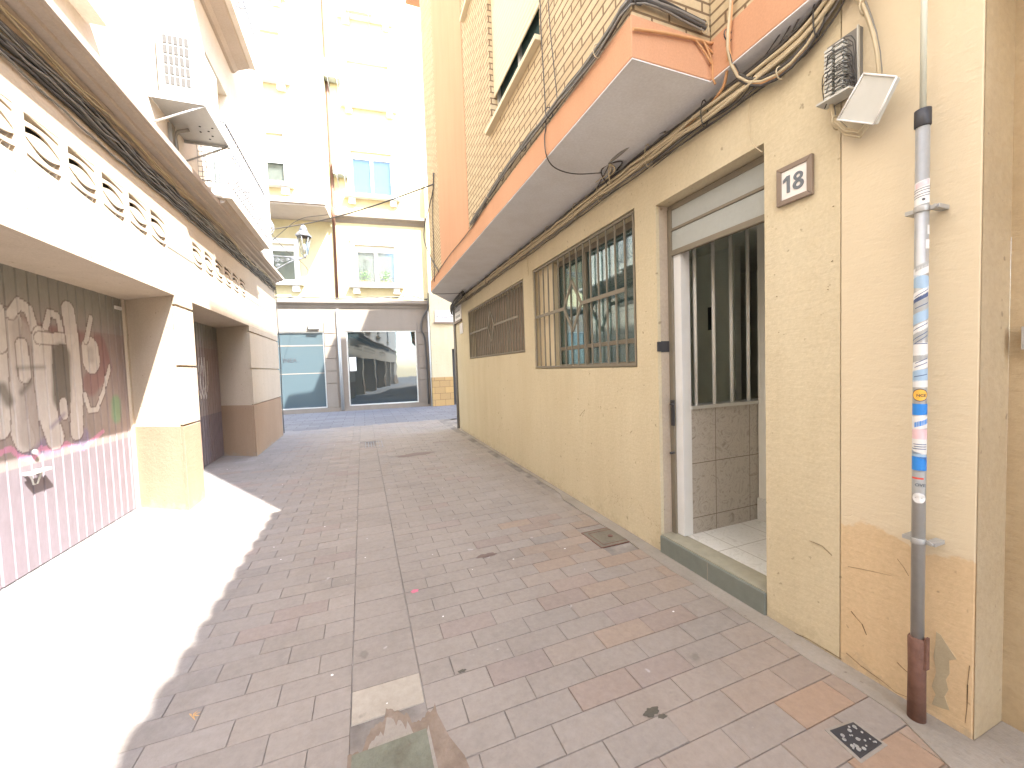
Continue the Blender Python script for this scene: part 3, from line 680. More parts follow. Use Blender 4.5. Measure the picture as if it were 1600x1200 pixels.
# garage doors with graffiti
def capsule(p, a, b, r):
    ax, ay = a; bx, by = b; px, py = p; dx, dy = bx-ax, by-ay; L2 = dx*dx+dy*dy or 1e-9
    t = max(0, min(1, ((px-ax)*dx+(py-ay)*dy)/L2)); return math.hypot(px-ax-t*dx, py-ay-t*dy)-r
def cc(l): # crop coordinates -> door (y, z)
    out = []
    for x, y in l: p = gx(x/3, 400+y/3, -2.52); out.append((p.y, p.z))
    return out
WH, GR, MA, PK, VI, GN, DG = (.60,.565,.54), (.40,.36,.345), (.22,.085,.085), (.58,.27,.40), (.24,.20,.30), (.13,.32,.15), (.13,.12,.10)
STR = [ # (points, radius m, colour)
 (cc([(20,310),(100,310),(170,345),(340,370),(420,395)]), .06, MA), (cc([(470,420),(500,520),(430,600)]), .12, MA),
 (cc([(280,880),(230,890)]), .09, VI), (cc([(380,870),(400,850)]), .09, VI), (cc([(110,920),(180,900)]), .06, VI),
 (cc([(0,925),(60,903),(100,940),(160,952),(200,900),(260,905),(320,878),(350,892),(400,900),(440,862),(490,822)]), .022, PK),
 (cc([(60,300),(52,480),(70,650),(100,800),(125,860)]), .10, WH), (cc([(60,270),(95,222),(140,250),(165,330),(185,500)]), .045, WH),
 (cc([(105,350),(130,500),(145,700),(150,850)]), .105, GR), (cc([(110,420),(125,560)]), .06, WH),
 (cc([(205,385),(215,600),(238,760),(268,850)]), .105, WH), (cc([(222,330),(238,265),(280,285),(296,370)]), .032, WH),
 (cc([(190,385),(340,390)]), .05, WH), (cc([(325,255),(345,380),(365,600),(368,820)]), .085, WH),
 (cc([(430,440),(435,490)]), .13, WH), (cc([(430,445),(435,480)]), .05, GR),
 (cc([(405,650),(425,722),(460,720),(490,640),(520,520)]), .026, WH), (cc([(432,290),(410,400)]), .03, WH),
 (cc([(0,380),(8,560),(18,810)]), .075, WH), (cc([(0,250),(15,420)]), .05, WH), (cc([(295,470),(298,660)]), .12, DG), (cc([(305,690),(310,740)]), .05, WH),
 (cc([(20,620),(50,680)]), .05, DG), (cc([(550,690),(552,745)]), .09, GN), (cc([(90,525),(215,520)]), .012, DG), (cc([(110,640),(150,590)]), .02, DG), (cc([(250,800),(310,740)]), .015, VI)]
# the same tag goes on beyond the left edge of the picture
def shift(l, d): return [(y+d, z) for y, z in l]
STR += [(shift(p, -1.55), r, c) for p, r, c in STR[6:12]]
def garage(y0, y1, zt, graf, label_h):
    g = MB(); X = -2.53; pt_ = .118; cols = []
    ny = int((y1-y0)/(.0098 if graf else .0197)); nz = 200 if graf else 30
    def depth(y):
        t = ((y-y0) % pt_)/pt_
        return 0.0 if t > .13 else -.018
    ids = [[g.pt((X+depth(y0+(y1-y0)*i/ny), y0+(y1-y0)*i/ny, .012+(zt-.012)*j/nz)) for j in range(nz+1)] for i in range(ny+1)]
    for i in range(ny):
        for j in range(nz): g.idx([ids[i][j], ids[i+1][j], ids[i+1][j+1], ids[i][j+1]])
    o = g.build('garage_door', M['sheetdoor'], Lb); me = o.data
    off = wloc(Lb); ca = me.color_attributes.new('col', 'FLOAT_COLOR', 'POINT')
    BB = [(min(q[0] for q in P_)-r-.02, max(q[0] for q in P_)+r+.02, min(q[1] for q in P_)-r-.02, max(q[1] for q in P_)+r+.02, P_, r, cl) for P_, r, cl in (graf or [])]
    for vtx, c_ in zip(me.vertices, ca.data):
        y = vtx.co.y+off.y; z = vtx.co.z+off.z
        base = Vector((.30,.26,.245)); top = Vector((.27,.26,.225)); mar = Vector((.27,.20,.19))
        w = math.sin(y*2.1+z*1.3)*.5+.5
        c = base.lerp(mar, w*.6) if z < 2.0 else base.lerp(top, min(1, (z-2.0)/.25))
        if z < .85: c = c.lerp(Vector((.17,.145,.175)), .75)  # sunlit lower strip darkened in the colour to offset the strong sun
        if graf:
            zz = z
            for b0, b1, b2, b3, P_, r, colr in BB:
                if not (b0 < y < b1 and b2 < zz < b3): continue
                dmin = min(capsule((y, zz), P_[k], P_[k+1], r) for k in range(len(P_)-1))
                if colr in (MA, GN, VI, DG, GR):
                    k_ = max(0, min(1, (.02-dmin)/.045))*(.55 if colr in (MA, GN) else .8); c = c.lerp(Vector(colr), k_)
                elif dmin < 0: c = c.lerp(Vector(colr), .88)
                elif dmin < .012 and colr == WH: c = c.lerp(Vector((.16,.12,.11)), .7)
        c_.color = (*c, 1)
    return o
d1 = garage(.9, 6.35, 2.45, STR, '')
def tagstrokes(c0):
    L = []
    for k in range(3):
        b = [(312+k*4, 560),(309+k*5,600),(316+k*4,622),(320+k*3,600),(317+k*4,565)]
        pts = []
        for x, y in b: p = gx(x, y, -2.52); pts.append((p.y, p.z))
        L.append((pts, .022, WH))
    return L
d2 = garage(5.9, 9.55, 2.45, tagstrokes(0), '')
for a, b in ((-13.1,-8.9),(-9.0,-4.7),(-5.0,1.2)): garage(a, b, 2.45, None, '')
g = MB(); g.box(-2.56,-2.50,.9,6.35,2.445,2.52); g.box(-2.56,-2.505,5.80,5.86,0,2.445); g.build('door_frame', M['leftplaster'], d1)
hp = gx(54, 737, -2.5)
g = MB(); hy, hz = hp.y, hp.z; g.box(-2.50,-2.455,hy-.11,hy+.11,hz-.010,hz+.012); g.box(-2.53,-2.50,hy-.07,hy-.045,hz-.01,hz+.01); g.box(-2.53,-2.50,hy+.045,hy+.07,hz-.01,hz+.01); g.tube([(-2.49,hy-.06,hz-.01),(-2.50,hy-.02,hz-.10),(-2.50,hy+.02,hz-.10),(-2.49,hy+.06,hz-.01)], .007, 6)
g.build('handle', M['plastic'], d1, bevel=.002)
lp = gx(57, 706, -2.5); g = MB(); g.tube([(-2.52,lp.y,lp.z),(-2.500,lp.y,lp.z)], .022, 12); g.build('lock', M['galv'], d1)
g = MB(); q = gx(186, 482, -2.52); g.box(-2.526,-2.512,q.y-.08,q.y+.04,q.z-.015,q.z+.02); g.build('door_plate', M['enamel'], d1)

# ================================================================ back building
BA = Vector((-.657, 16.698, 0)); BD = Vector((2.757, -.248, 0)).normalized(); BN = Vector((BD.y, -BD.x, 0))
if BN.y > 0: BN = -BN
def BF(s_, d_, z): p = BA+BD*s_+BN*d_; return (p.x, p.y, z)      # s along the facade, d out of it
K = thing('corner_apartment_house', BF(0,0,0), 'tall cream apartment house with white framed windows closing the end of the alley', 'building')
WR_ = [(.62,4.98,1.50,1.48),(.62,8.42,1.52,1.62),(.66,11.85,1.5,1.55),(.70,15.15,1.45,1.6),
       (-3.2,5.02,1.70,1.35),(-7,5.02,1.6,1.35),]
g = MB(BF); wall(g, 1, 0, -.3, -12, 3.45, 4.28, 19, [(s, s+w, z, z+h) for s, z, w, h in WR_]); g.build('facade', M['cream'], K)
g = MB(BF); g.box(3.43,3.45,-8,-.3,0,19); g.box(-12,3.45,-8,-7.8,0,19); g.box(-12,3.45,-8,-.3,18.8,19); g.build('rear_walls', M['cream'], K)
SH = [(.13,2.79,.18,3.12),(-2.75,-.66,.16,3.10),(-6.6,-3.6,.16,3.1)]
g = MB(BF); wall(g, 1, .0, -.3, -12, 3.45, -.02, 4.0, SH); g.build('shop_front_wall', M['stone'], K)
g = MB(BF); g.prism([(-.2,4.0),(.06,4.0),(.08,4.06),(.16,4.10),(.2,4.16),(.2,4.26),(-.2,4.30)], -12, 3.46, 0, 0) if False else None
def cor(s0, s1, zb, p, h, mat, name):
    f = MB(); pr = [(-.1,zb),(.02,zb),(p*.35,zb+h*.3),(p*.8,zb+h*.5),(p,zb+h*.62),(p,zb+h*.95),(p*.9,zb+h),(-.1,zb+h)]
    lo_ = [f.pt(BF(s0, a, b)) for a, b in pr]; hi_ = [f.pt(BF(s1, a, b)) for a, b in pr]; n = len(pr)
    f.idx(lo_); f.idx(hi_[::-1])
    for k in range(n): f.idx([lo_[k], lo_[(k+1)%n], hi_[(k+1)%n], hi_[k]])
    return f.build(name, mat, K)
cor(-12, 3.46, 4.0, .16, .30, M['stone'], 'lower_cornice'); cor(-.02, 3.44, 7.28, .22, .30, M['stone'], 'upper_cornice'); 
f = MB(BF); f.box(-12,-.135,0.001,1.46,7.27,7.335); f.box(-12,-.12,1.401,1.52,7.336,7.5); f.build('projecting_cornice', M['cornice'], K)
# pilasters with joints
for (s0, s1) in ((-.64,-.24),(2.86,3.26),(-3.55,-2.8)):
    z = .16; g = MB(BF)
    for h in (.95,.48,.48,.48,.48,.46): g.box(s0, s1, .0, .035, z, z+h-.025); z += h
    g.build('pilaster', M['stone'], K, bevel=.004)
g = MB(BF); g.box(-12,3.44,.0,.05,-.02,.155); g.build('plinth', M['stone'], K)
for i, (s0,s1,z0,z1) in enumerate(SH):
    f = MB(BF); w = .045
    f.box(s0,s0+w,-.10,-.04,z0,z1); f.box(s1-w,s1,-.10,-.04,z0,z1); f.box(s0+w,s1-w,-.10,-.04,z0,z0+w); f.box(s0+w,s1-w,-.10,-.04,z1-w,z1)
    w_ = f.build('shop_window', M['aluminium'], K, bevel=.003); w_['label'] = ('large dark shop window','narrower blue tinted shop window','far left shop window')[i]
    f = MB(BF); f.box(s0+w,s1-w,-.085,-.075,z0+w,z1-w); f.build('pane', M['shopglass'] if i == 0 else M['shopteal'], w_)
    if i == 1:
        f = MB(BF); f.box(s0+w,s1-w,-.0745,-.071,1.5,1.53); f.box(s0+w,s1-w,-.0745,-.068,2.56,2.60); f.build('glass_band', M['stone'], w_)
        text('lettering', 'INEA', .22, M['darkmetal'], frame_m(BF(-1.90,-.069,2.02), BD, (0,0,1)), w_, .002, .001)
    if i == 0:
        f = MB(BF); f.box(.20,.45,-.074,-.070,1.55,2.10); f.build('notice', M['white'], w_)
def bwin(s, z, w, h, kind):
    f = MB(BF); fw = .14
    f.box(s-fw,s,-.02,.045,z-.04,z+h+fw); f.box(s+w,s+w+fw,-.02,.045,z-.04,z+h+fw); f.box(s,s+w,-.02,.045,z+h,z+h+fw); f.box(s-fw-.03,s+w+fw+.03,-.02,.07,z+h+fw,z+h+fw+.05)
    wn = f.build('window', M['white'], K, bevel=.004)
    f = MB(BF); t = .06
    f.box(s,s+t,-.17,-.10,z,z+h); f.box(s+w-t,s+w,-.17,-.10,z,z+h); f.box(s+t,s+w-t,-.17,-.10,z,z+t); f.box(s+t,s+w-t,-.17,-.10,z+h-.24,z+h); f.box(s+w/2-.05,s+w/2+.05,-.17,-.09,z+t,z+h-.24); f.build('frame', M['white'], wn)
    f = MB(BF); f.box(s,s+w,-.19,-.18,z,z+h); f.build('curtain', M['curtain_blue'] if kind == 1 else M['curtain_grey'], wn)
    f = MB(BF); f.box(s+t,s+w-t,-.14,-.135,z+t,z+h-.24); f.build('pane', M['lampglass'], wn)
    if kind in (2, 3):
        f = MB(BF)
        n = int((h-.25)*(.55 if kind == 3 else 1)/.05)
        for k in range(n): a = z+h-.24-.05*(k+1); f.box(s+.02,s+w-.02,-.085,-.07,a,a+.046)
        f.build('roller_blind', M['roller_white'], wn)
    f = MB(BF); f.box(s-fw-.1,s+w+fw+.1,-.0,.20,z-.13,z-.05); f.box(s-fw-.13,s+w+fw+.13,-.0,.24,z-.19,z-.131); f.build('sill', M['white'], wn, bevel=.005)
    for a in (s-fw+.02, s+w+fw-.26):
        f = MB(BF); f.prism([(0,0),(1,0)], 0, 0) if False else None
        f.box(a,a+.24,-.0,.13,z-.42,z-.192); f.build('corbel', M['white'], wn, bevel=.01)
kinds = [0,1,2,2,0,0]
for (s,z,w,h), k in zip(WR_, kinds): bwin(s, z, w, h, k)
_BF = BF
def BF(s_, d_, z): return _BF(s_, d_+1.4, z)
WL_ = [(-2.85,8.02,1.5,1.6),(-2.8,11.44,1.5,1.5),(-2.8,14.2,1.5,1.4),(-6.5,8.02,1.5,1.6),(-6.5,11.44,1.5,1.5)]
g = MB(BF); wall(g, 1, 0, -1.39, -12, -.14, 7.33, 19, [(s, s+w, z, z+h) for s, z, w, h in WL_]); g.build('projecting_upper_storeys', M['cream'], K)
for (s,z,w,h), k in zip(WL_, (3,2,2,2,2)): bwin(s, z, w, h, k)
BF = _BF
# plants in the window
for k, s in enumerate((.95, 1.72)):
    t = thing('potted_plant', BF(s,.05,4.95), ('bushy green plant in a long pot on the left of the white window sill','leggy green plant in a long pot on the right of the white window sill')[k], 'plant', 'potted plants on the window sill')
    f = MB(BF); f.prism([(s-.24,-.04),(s+.24,-.04),(s+.24,.09),(s-.24,.09)], 4.955, 5.05); f.build('planter', M['terracotta'], t, bevel=.006)
    f = MB(); rn = random.Random(k+2)
    for j in range(60):
        a = rn.uniform(0, 6.28); r = rn.uniform(.02,.24); z = 5.06+rn.uniform(0,.42)*(1-r); c = Vector(BF(s+r*math.cos(a), .03+.08*math.sin(a), z)); d0 = Vector((rn.uniform(-1,1),rn.uniform(-1,1),rn.uniform(-.2,1))).normalized(); e = d0.orthogonal().normalized()
        f.face([c-e*.018, c+d0*.06, c+e*.018+Vector((0,0,.01)), c-d0*.03])
    f.build('leaves', M['leaf'], t)
# AC units
def acunit(mb_xf, s, w, z, h, d, label, fan, side=None):
    o0 = mb_xf(s, .05, z); t = thing('air_conditioner', o0, label, 'air conditioner', 'air conditioners on the facades')
    f = MB(mb_xf); f.box(s, s+w, .06, .06+d, z, z+h); f.build('casing', M['acgrey'], t, bevel=.012)
    if fan:
        f = MB(mb_xf); c = (s+w*.42, z+h/2); r = h*.38
        for q in range(7):
            rr = r*(q+1)/7; f.tube([(c[0]+rr*math.cos(a), .06+d+.004, c[1]+rr*math.sin(a)) for a in [2*math.pi*i/18 for i in range(19)]], .004, 4, cap=False)
        f.build('fan_guard', M['cab_grey'], t)
    else:
        f = MB(mb_xf); n = 9
        for q in range(n): a = z+.04+(h-.08)*q/n; f.box(s+.03, s+w-.03, .06+d, .064+d, a, a+.022)
        f.build('louvres', M['cab_grey'], t)
    f = MB(mb_xf)
    for a in (s+.1, s+w-.14):
        f.box(a,a+.04,.0,.08+d,z-.05,z-.012); f.box(a,a+.04,.0,.035,z-.32,z-.051); f.tube([(a+.02,.03,z-.30),(a+.02,.04+d,z-.05)], .012, 4)
    f.build('bracket', M['galv'], t)
acunit(BF, -.12, .55, 12.45, .66, .32, 'small louvred air conditioner hung beside the third floor window of the cream house', False)
acunit(BF, .02, .50, 8.95, .58, .30, 'small air conditioner hung left of the blue curtained window', False)
acunit(BF, .72, .95, 14.98, .75, .32, 'air conditioner with a round fan standing on the topmost visible sill', True)
# pipes on the back facade
def pipe(name, pts, r, mat, label, xf=BF, cat='pipe', group=None, n=8):
    f = MB(xf); f.tube(pts, r, n); P0 = xf(*pts[0]) if xf else pts[0]
    return tag(f.build(name, mat, loc=tuple(P0)), label, cat, group)
pipe('drain_pipe', [(-.10,.06,4.35),(-.08,.06,7.2),(-.06,.28,7.25),(-.06,.28,7.7),(-.06,.06,7.8),(-.06,.06,18.8)], .055, M['rust'], 'brown drainpipe running up the joint of the cream facade')
pipe('lower_drain_pipe', [(-.10,.06,.06),(-.12,.06,3.95)], .06, M['galv'], 'pale grey drainpipe between the two shop windows')
pipe('service_pipe', [(3.34,.05,0),(3.32,.05,4.0)], .045, M['white'], 'thin pale pipe at the right end of the shop front')
pipe('bent_conduit', smooth([(3.18,.08,.1),(3.15,.08,2.6),(3.02,.08,3.1),(3.08,.1,3.6),(3.30,.14,4.0),(3.34,.2,4.6)]), .035, M['cab_dark'], 'dark bent cable conduit rising from the right of the shop window')
g = MB(BF); g.box(-1.15,-.80,.0,.14,3.2,3.42); tag(g.build('alarm_box', M['white'], loc=BF(-1,.05,3.2)), 'small white alarm box above the blue shop window', 'alarm')
# house beyond on the right
C = thing('yellow_corner_house', (3.5,16.1,0), 'narrow view of an ochre house wall with stone dado behind the far corner', 'building')
g = MB(); wall(g, 1, 16.1, .3, 2.66, 12, 1.18, 9, [(3.50,4.3,-.1,2.33)]); g.build('wall', M['yellow'], C)
g = MB(); wall(g, 1, 16.07, .33, 2.64, 12, -.02, 1.18, [(3.50,4.3,-.1,2.33)]); g.build('stone_dado', brickm('ochre_stone', (.50,.33,.14,1), (.42,.28,.13,1), (.22,.15,.08,1), .42, .26, 1), C)
g = MB(); g.box(3.5,4.3,16.3,16.35,0,2.33); g.build('door', M['darkmetal'], C)
t = thing('street_name_tile', (3.2,16.08,3.43), 'ornate white tiled street name panel on the ochre house behind the corner', 'street sign', 'ceramic street name signs')
g = MB(); g.box(2.86,3.62,16.06,16.098,3.43,3.88); g.build('tile_panel', M['enamel'], t)
g = MB(); g.box(2.80,3.66,16.02,16.098,3.36,3.425); g.build('ledge', M['brownframe'], t)
g = MB()
for s0, s1, z0, z1 in ((3.12,3.20,3.59,3.615),(3.22,3.38,3.59,3.615),(3.17,3.29,3.66,3.675)): g.box(s0,s1,16.054,16.0595,z0,z1)
for k in range(7): g.tube([(2.92+.1*k+.03*math.cos(a),16.056,3.50+.03*math.sin(a)) for a in [i*.7 for i in range(8)]], .006, 4)
for k in (2.93,3.0,3.48,3.55): g.tube([(k+.03*math.cos(a),16.056,3.62+.05*math.sin(a)) for a in [i*.7 for i in range(8)]], .007, 4)
g.build('lettering', M['digits'], t)
# ================================================================ street lantern
t = thing('street_lantern', (-1.88, 11.0, 4.37), 'ornate iron lantern on a scrolled wall bracket at the far corner of the left building', 'street lamp')
g = MB(); y = 11.0
g.tube([(-1.9,y,4.37),(-1.22,y,4.36)], .014, 6); g.tube(smooth([(-1.9,y,4.02),(-1.75,y,4.10),(-1.5,y,4.26),(-1.26,y,4.34)]), .012, 6)
g.tube([(-1.885,y,3.98),(-1.885,y,4.42)], .016, 6)
for cx, cz, r in ((-1.80,4.27,.06),(-1.68,4.27,.05),(-1.78,4.15,.045),(-1.57,4.30,.04),(-1.47,4.32,.03)):
    g.tube([(cx+r*(1-i/22)*math.cos(i*.6), y, cz+r*(1-i/22)*math.sin(i*.6)) for i in range(18)], .007, 4, cap=False)
g.build('bracket', M['iron'], t)
lx, lz = -1.19, 4.41
def ring(h0, r0, h1, r1, name, mat, n=6):
    f = MB()
    a = [f.pt((lx+r0*math.cos(2*math.pi*i/n+.3), y+r0*math.sin(2*math.pi*i/n+.3), h0)) for i in range(n)]
    b = [f.pt((lx+r1*math.cos(2*math.pi*i/n+.3), y+r1*math.sin(2*math.pi*i/n+.3), h1)) for i in range(n)]
    for i in range(n): f.idx([a[i], a[(i+1)%n], b[(i+1)%n], b[i]])
    f.idx(a); f.idx(b); return f.build(name, mat, t)
f = MB(); f.tube([(lx,y,4.36),(lx,y,4.44)], [.02,.05], 8); f.build('foot', M['iron'], t)
f = MB()
for i in range(6):
    a = 2*math.pi*i/6+.3; f.tube([(lx+.075*math.cos(a),y+.075*math.sin(a),4.45),(lx+.15*math.cos(a),y+.15*math.sin(a),4.88)], .008, 5)
f.build('ribs', M['iron'], t)
ring(4.45, .072, 4.88, .147, 'glazing', M['lampglass']); ring(4.88,.185,4.92,.19,'rim', M['iron']); ring(4.92,.175,5.03,.08,'roof', M['iron']); ring(5.03,.10,5.05,.10,'chimney_collar', M['iron'])
f = MB(); f.tube([(lx,y,5.05),(lx,y,5.10),(lx,y,5.15),(lx,y,5.18)], [.085,.075,.04,.01], 8); f.build('finial', M['iron'], t)
f = MB(); f.tube([(lx,y,4.52),(lx,y,4.6),(lx,y,4.7)], [.02,.04,.03], 8); f.build('bulb', M['white'], t)

# ================================================================ air conditioner tray, left wall
TY0, TY1, TX, TZ = 5.13, 6.0, -1.43, 4.40
t = thing('metal_tray', (-1.9, 5.5, TZ), 'perforated metal drip tray on stays under the left wall air conditioner', 'bracket')
g = MB(); g.box(-1.898,TX,TY0,TY1,TZ,TZ+.006); g.box(-1.898,TX,TY0-.006,TY0,TZ-.03,TZ+.04); g.box(-1.898,TX,TY1,TY1+.006,TZ-.03,TZ+.04); g.box(TX,TX+.006,TY0-.006,TY1+.006,TZ-.03,TZ+.04); g.build('tray', M['galv'], t)
g = MB()
for (x, yy) in ((-1.62,5.62),(-1.56,5.70),(-1.65,5.74),(-1.55,5.8),(-1.6,5.88),(-1.5,5.62)): g.tube([(x,yy,TZ-.001),(x,yy,TZ-.003)], .012, 8)
g.build('drain_holes', M['dark'], t)
for yy in (TY0+.03, TY1-.03):
    g = MB(); g.tube([(-1.898,yy,TZ-.27),(TX+.02,yy,TZ-.01)], .011, 5); g.build('stay', M['galv'], t)
g = MB(); g.box(-1.898,-1.86,5.55,5.64,3.95,4.36); g.tube(smooth([(-1.88,5.6,3.95),(-1.85,5.62,4.1),(-1.86,5.66,4.3),(-1.75,5.7,4.38)]), .018, 6); g.build('support', M['cab_grey'], t)
t = thing('air_conditioner', (-1.9, 5.5, 4.55), 'white air conditioner with a gridded end standing above the metal tray on the left wall', 'air conditioner', 'air conditioners on the facades')
g = MB(); g.box(-1.87,-1.52,5.3,6.0,4.53,5.22); g.build('casing', M['plastic'], t, bevel=.02)
g = MB()
for i in range(5):
    for j in range(5):
        x0 = -1.805+.047*i; z0 = 4.63+.105*j; g.box(x0,x0+.034,5.292,5.3005,z0,z0+.085)
g.build('side_grille', M['cab_dark'], t)
g = MB(); g.box(-1.87,-1.53,5.32,5.95,4.47,4.528); g.build('base', M['plastic'], t, bevel=.01)

# ================================================================ downpipe with stickers
px_, py_ = 2.058, .88
t = thing('downpipe', (px_, py_, 0), 'grey metal downpipe covered in stickers, with a rusty foot, on the peach corner', 'pipe')
g = MB(); g.tube([(px_,py_,.30),(px_,py_,2.41)], .0205, 20); g.build('metal_pipe', M['galv'], t)
g = MB(); g.tube([(px_,py_,2.42),(px_,py_,3.14)], .0095, 12); g.build('upper_conduit', simple('grey_green_conduit', (.52,.53,.44,1), .6, .3, 0, .05), t)
g = MB(); g.tube([(px_,py_,2.365),(px_,py_,2.37),(px_,py_,2.43),(px_,py_,2.435)], [.021,.0245,.0245,.012], 20); g.build('collar', M['darkmetal'], t)
g = MB(); g.tube([(px_,py_,-.005),(px_,py_,.22),(px_,py_,.34),(px_,py_,.35)], [.0285,.027,.029,.024], 20); g.box(px_-.012,px_+.012,py_-.033,py_-.026,.23,.36); g.build('rusty_sleeve', M['rust'], t)
for z in (2.055, .748):
    g = MB(); g.tube([(px_,py_,z-.011),(px_,py_,z+.011)], .0235, 20); g.box(px_+.0,px_+.07,py_-.050,py_-.0225,z-.009,z+.007); g.box(px_-.004,px_+.07,py_+.0225,py_+.050,z-.009,z+.007)
    g.tube([(px_-.01,py_-.040,z),(px_+.0,py_-.040,z)], .007, 8); g.build('clamp', M['galv'], t, bevel=.001)
def sticker(z0, z1, c, tilt=0, a0=120, a1=285, r=.0211, name='sticker'):
    f = MB(); n = 14; lo_, hi_ = [], []
    for i in range(n+1):
        a = R(a0+(a1-a0)*i/n); k = (i/n-.5)*tilt
        lo_.append(f.pt((px_+r*math.cos(a), py_+r*math.sin(a), z0-k))); hi_.append(f.pt((px_+r*math.cos(a), py_+r*math.sin(a), z1-k)))
    for i in range(n): f.idx([lo_[i], lo_[i+1], hi_[i+1], hi_[i]], 0, True)
    key = 'st%.2f%.2f%.2f' % c
    if key not in M: M[key] = simple('sticker_'+('%02x%02x%02x' % tuple(int(v*255) for v in c)), (*c,1), .45, .4, 0, .08, 60)
    return f.build(name, M[key], t)
WT=(.66,.66,.64); LB=(.32,.45,.58); BL=(.03,.22,.62); GY=(.36,.37,.36); BK=(.08,.08,.09); YE=(.80,.45,.08); RD=(.6,.08,.06); PN=(.72,.5,.52); NV=(.07,.10,.2)
sticker(2.07,2.16,WT,-.012)
for q in (2.100,2.109,2.121,2.130): sticker(q,q+.0025,BK,-.012,r=.0213)
sticker(2.138,2.157,PN,-.012,150,260,.0213)
random.seed(12)
for (z0,z1,c,tl,a0,a1) in ((1.90,1.935,WT,0,235,290),(1.955,1.99,WT,0,250,300),(1.80,1.835,WT,-.02,120,285),(1.825,1.845,GY,-.02,150,270),(1.75,1.80,LB,.01,130,290),(1.72,1.745,WT,-.03,120,285),(1.705,1.722,NV,-.03,130,270),
    (1.66,1.705,GY,-.02,120,290),(1.62,1.662,LB,-.03,120,285),(1.585,1.615,WT,-.03,130,280),(1.545,1.588,GY,-.035,120,290),(1.49,1.54,WT,0,120,285),(1.47,1.492,GY,-.01,130,285),(1.435,1.470,WT,-.02,120,285),(1.39,1.435,LB,-.01,120,290),(1.365,1.392,WT,0,125,290),
    (1.255,1.30,BL,0,120,290),(1.20,1.255,WT,-.01,120,290),(1.215,1.235,BL,-.02,160,290),(1.16,1.20,PN,0,130,290),(1.10,1.16,WT,0,120,290),(1.085,1.105,LB,.02,120,290),(1.035,1.09,BL,0,120,290),(.94,1.03,GY,0,130,260)):
    sticker(z0,z1,c,tl,a0,a1)
for q,tl in ((1.73,-.03),(1.718,-.03),(1.682,-.02),(1.60,-.03),(1.565,-.035),(1.55,-.035),(1.535,0),(1.468,-.02),(1.452,-.02),(1.41,-.01),(1.138,0),(1.129,0),(1.12,0)):
    sticker(q,q+.003,NV,tl,150+random.uniform(-20,20),265,.0214)
sticker(1.00,1.007,RD,0,140,240,.0214)
# round yellow and white stickers
def disc(z, rz, c, a=205, r=.0216):
    f = MB(); n = 20; ctr = f.pt((px_+r*math.cos(R(a)), py_+r*math.sin(R(a)), z)); P = []
    for i in range(n):
        th = 2*math.pi*i/n; aa = R(a)+rz*math.cos(th)/r; P.append(f.pt((px_+r*math.cos(aa), py_+r*math.sin(aa), z+rz*math.sin(th))))
    for i in range(n): f.idx([ctr, P[i], P[(i+1)%n]])
    key = 'st%.2f%.2f%.2f' % c
    if key not in M: M[key] = simple('sticker_round', (*c,1), .45, .4)
    f.build('sticker', M[key], t)
disc(1.335,.025,BK,205,.0226); disc(1.335,.022,YE,205,.0232); disc(.925,.021,WT,205,.0226); disc(2.088,.005,BK,215,.0218)
for body, z, sz, mt in (('NCE',1.333,.014,M['darkmetal']),('OVE',.978,.016,M['digits'])):
    a = R(212); text('sticker_print', body, sz, mt, frame_m((px_+.0245*math.cos(a), py_+.0245*math.sin(a), z), (-math.sin(a)*-1 if False else math.cos(a-math.pi/2)*-1, math.sin(a-math.pi/2)*-1, 0), (0,0,1)), t, .0004, .0003)

# ================================================================ covers, grate, litter
def WRl(x, y, z): return (x+.0122*(y-1.2), y, z)
g = MB(); g.box(1.762,2.125,2.705,3.015,-.006,.001); t = tag(g.build('access_cover', M['coverstone'], loc=(1.94,2.86,0)), 'square stone faced access cover set in the paving against the yellow wall', 'cover')
g = MB()
for a,b,c,d_ in ((1.755,2.13,2.70,2.708),(1.755,2.13,3.012,3.02),(1.755,1.763,2.70,3.02),(1.80,2.09,2.74,2.746),(1.80,2.09,2.974,2.98),(1.80,1.806,2.746,2.974)): g.box(a,b,c,d_,-.005,.003)
g.tube([(1.95,2.86,0),(1.95,2.86,.006)], .022, 10); g.build('rim', M['rust'], t)
g = MB(); cv = [gz(*p) for p in ((1297,1143),(1333,1130),(1378,1163),(1344,1186))]; c0 = sum(cv, Vector())/4
t = thing('iron_cover', (c0.x,c0.y,0), 'small dark iron utility cover near the foot of the downpipe', 'cover')
g.prism([(c0.x+(p.x-c0.x)*1.22, c0.y+(p.y-c0.y)*1.22) for p in cv], -.006, .002); g.build('mortar_frame', M['cement'], t)
g = MB(); g.prism([(p.x,p.y) for p in cv], -.006, .005); g.build('lid', M['darkmetal'], t)
g = MB(); random.seed(9)
for i in range(26):
    u, v = random.uniform(.08,.92), random.uniform(.08,.92); p = cv[0].lerp(cv[1],u).lerp(cv[3].lerp(cv[2],u),v); g.tube([(p.x,p.y,.005),(p.x,p.y,.0075)], random.choice([.003,.004,.007]), 8)
g.build('studs', M['galv'], t)
t = thing('drain_grate', (.15,8.55,0), 'dark rectangular drain grate in the middle of the alley', 'drain')
g = MB(); g.box(.0,.31,8.2,8.9,-.03,-.02); g.build('pit', M['dark'], t)
g = MB(); g.box(-.01,.0,8.2,8.9,-.03,.003); g.box(.31,.32,8.2,8.9,-.03,.003); g.box(-.01,.32,8.19,8.2,-.03,.003); g.box(-.01,.32,8.9,8.91,-.03,.003)
for k in range(1,6): g.box(.31*k/6-.006,.31*k/6+.006,8.2,8.9,-.015,.0)
g.build('bars', M['iron'], t)
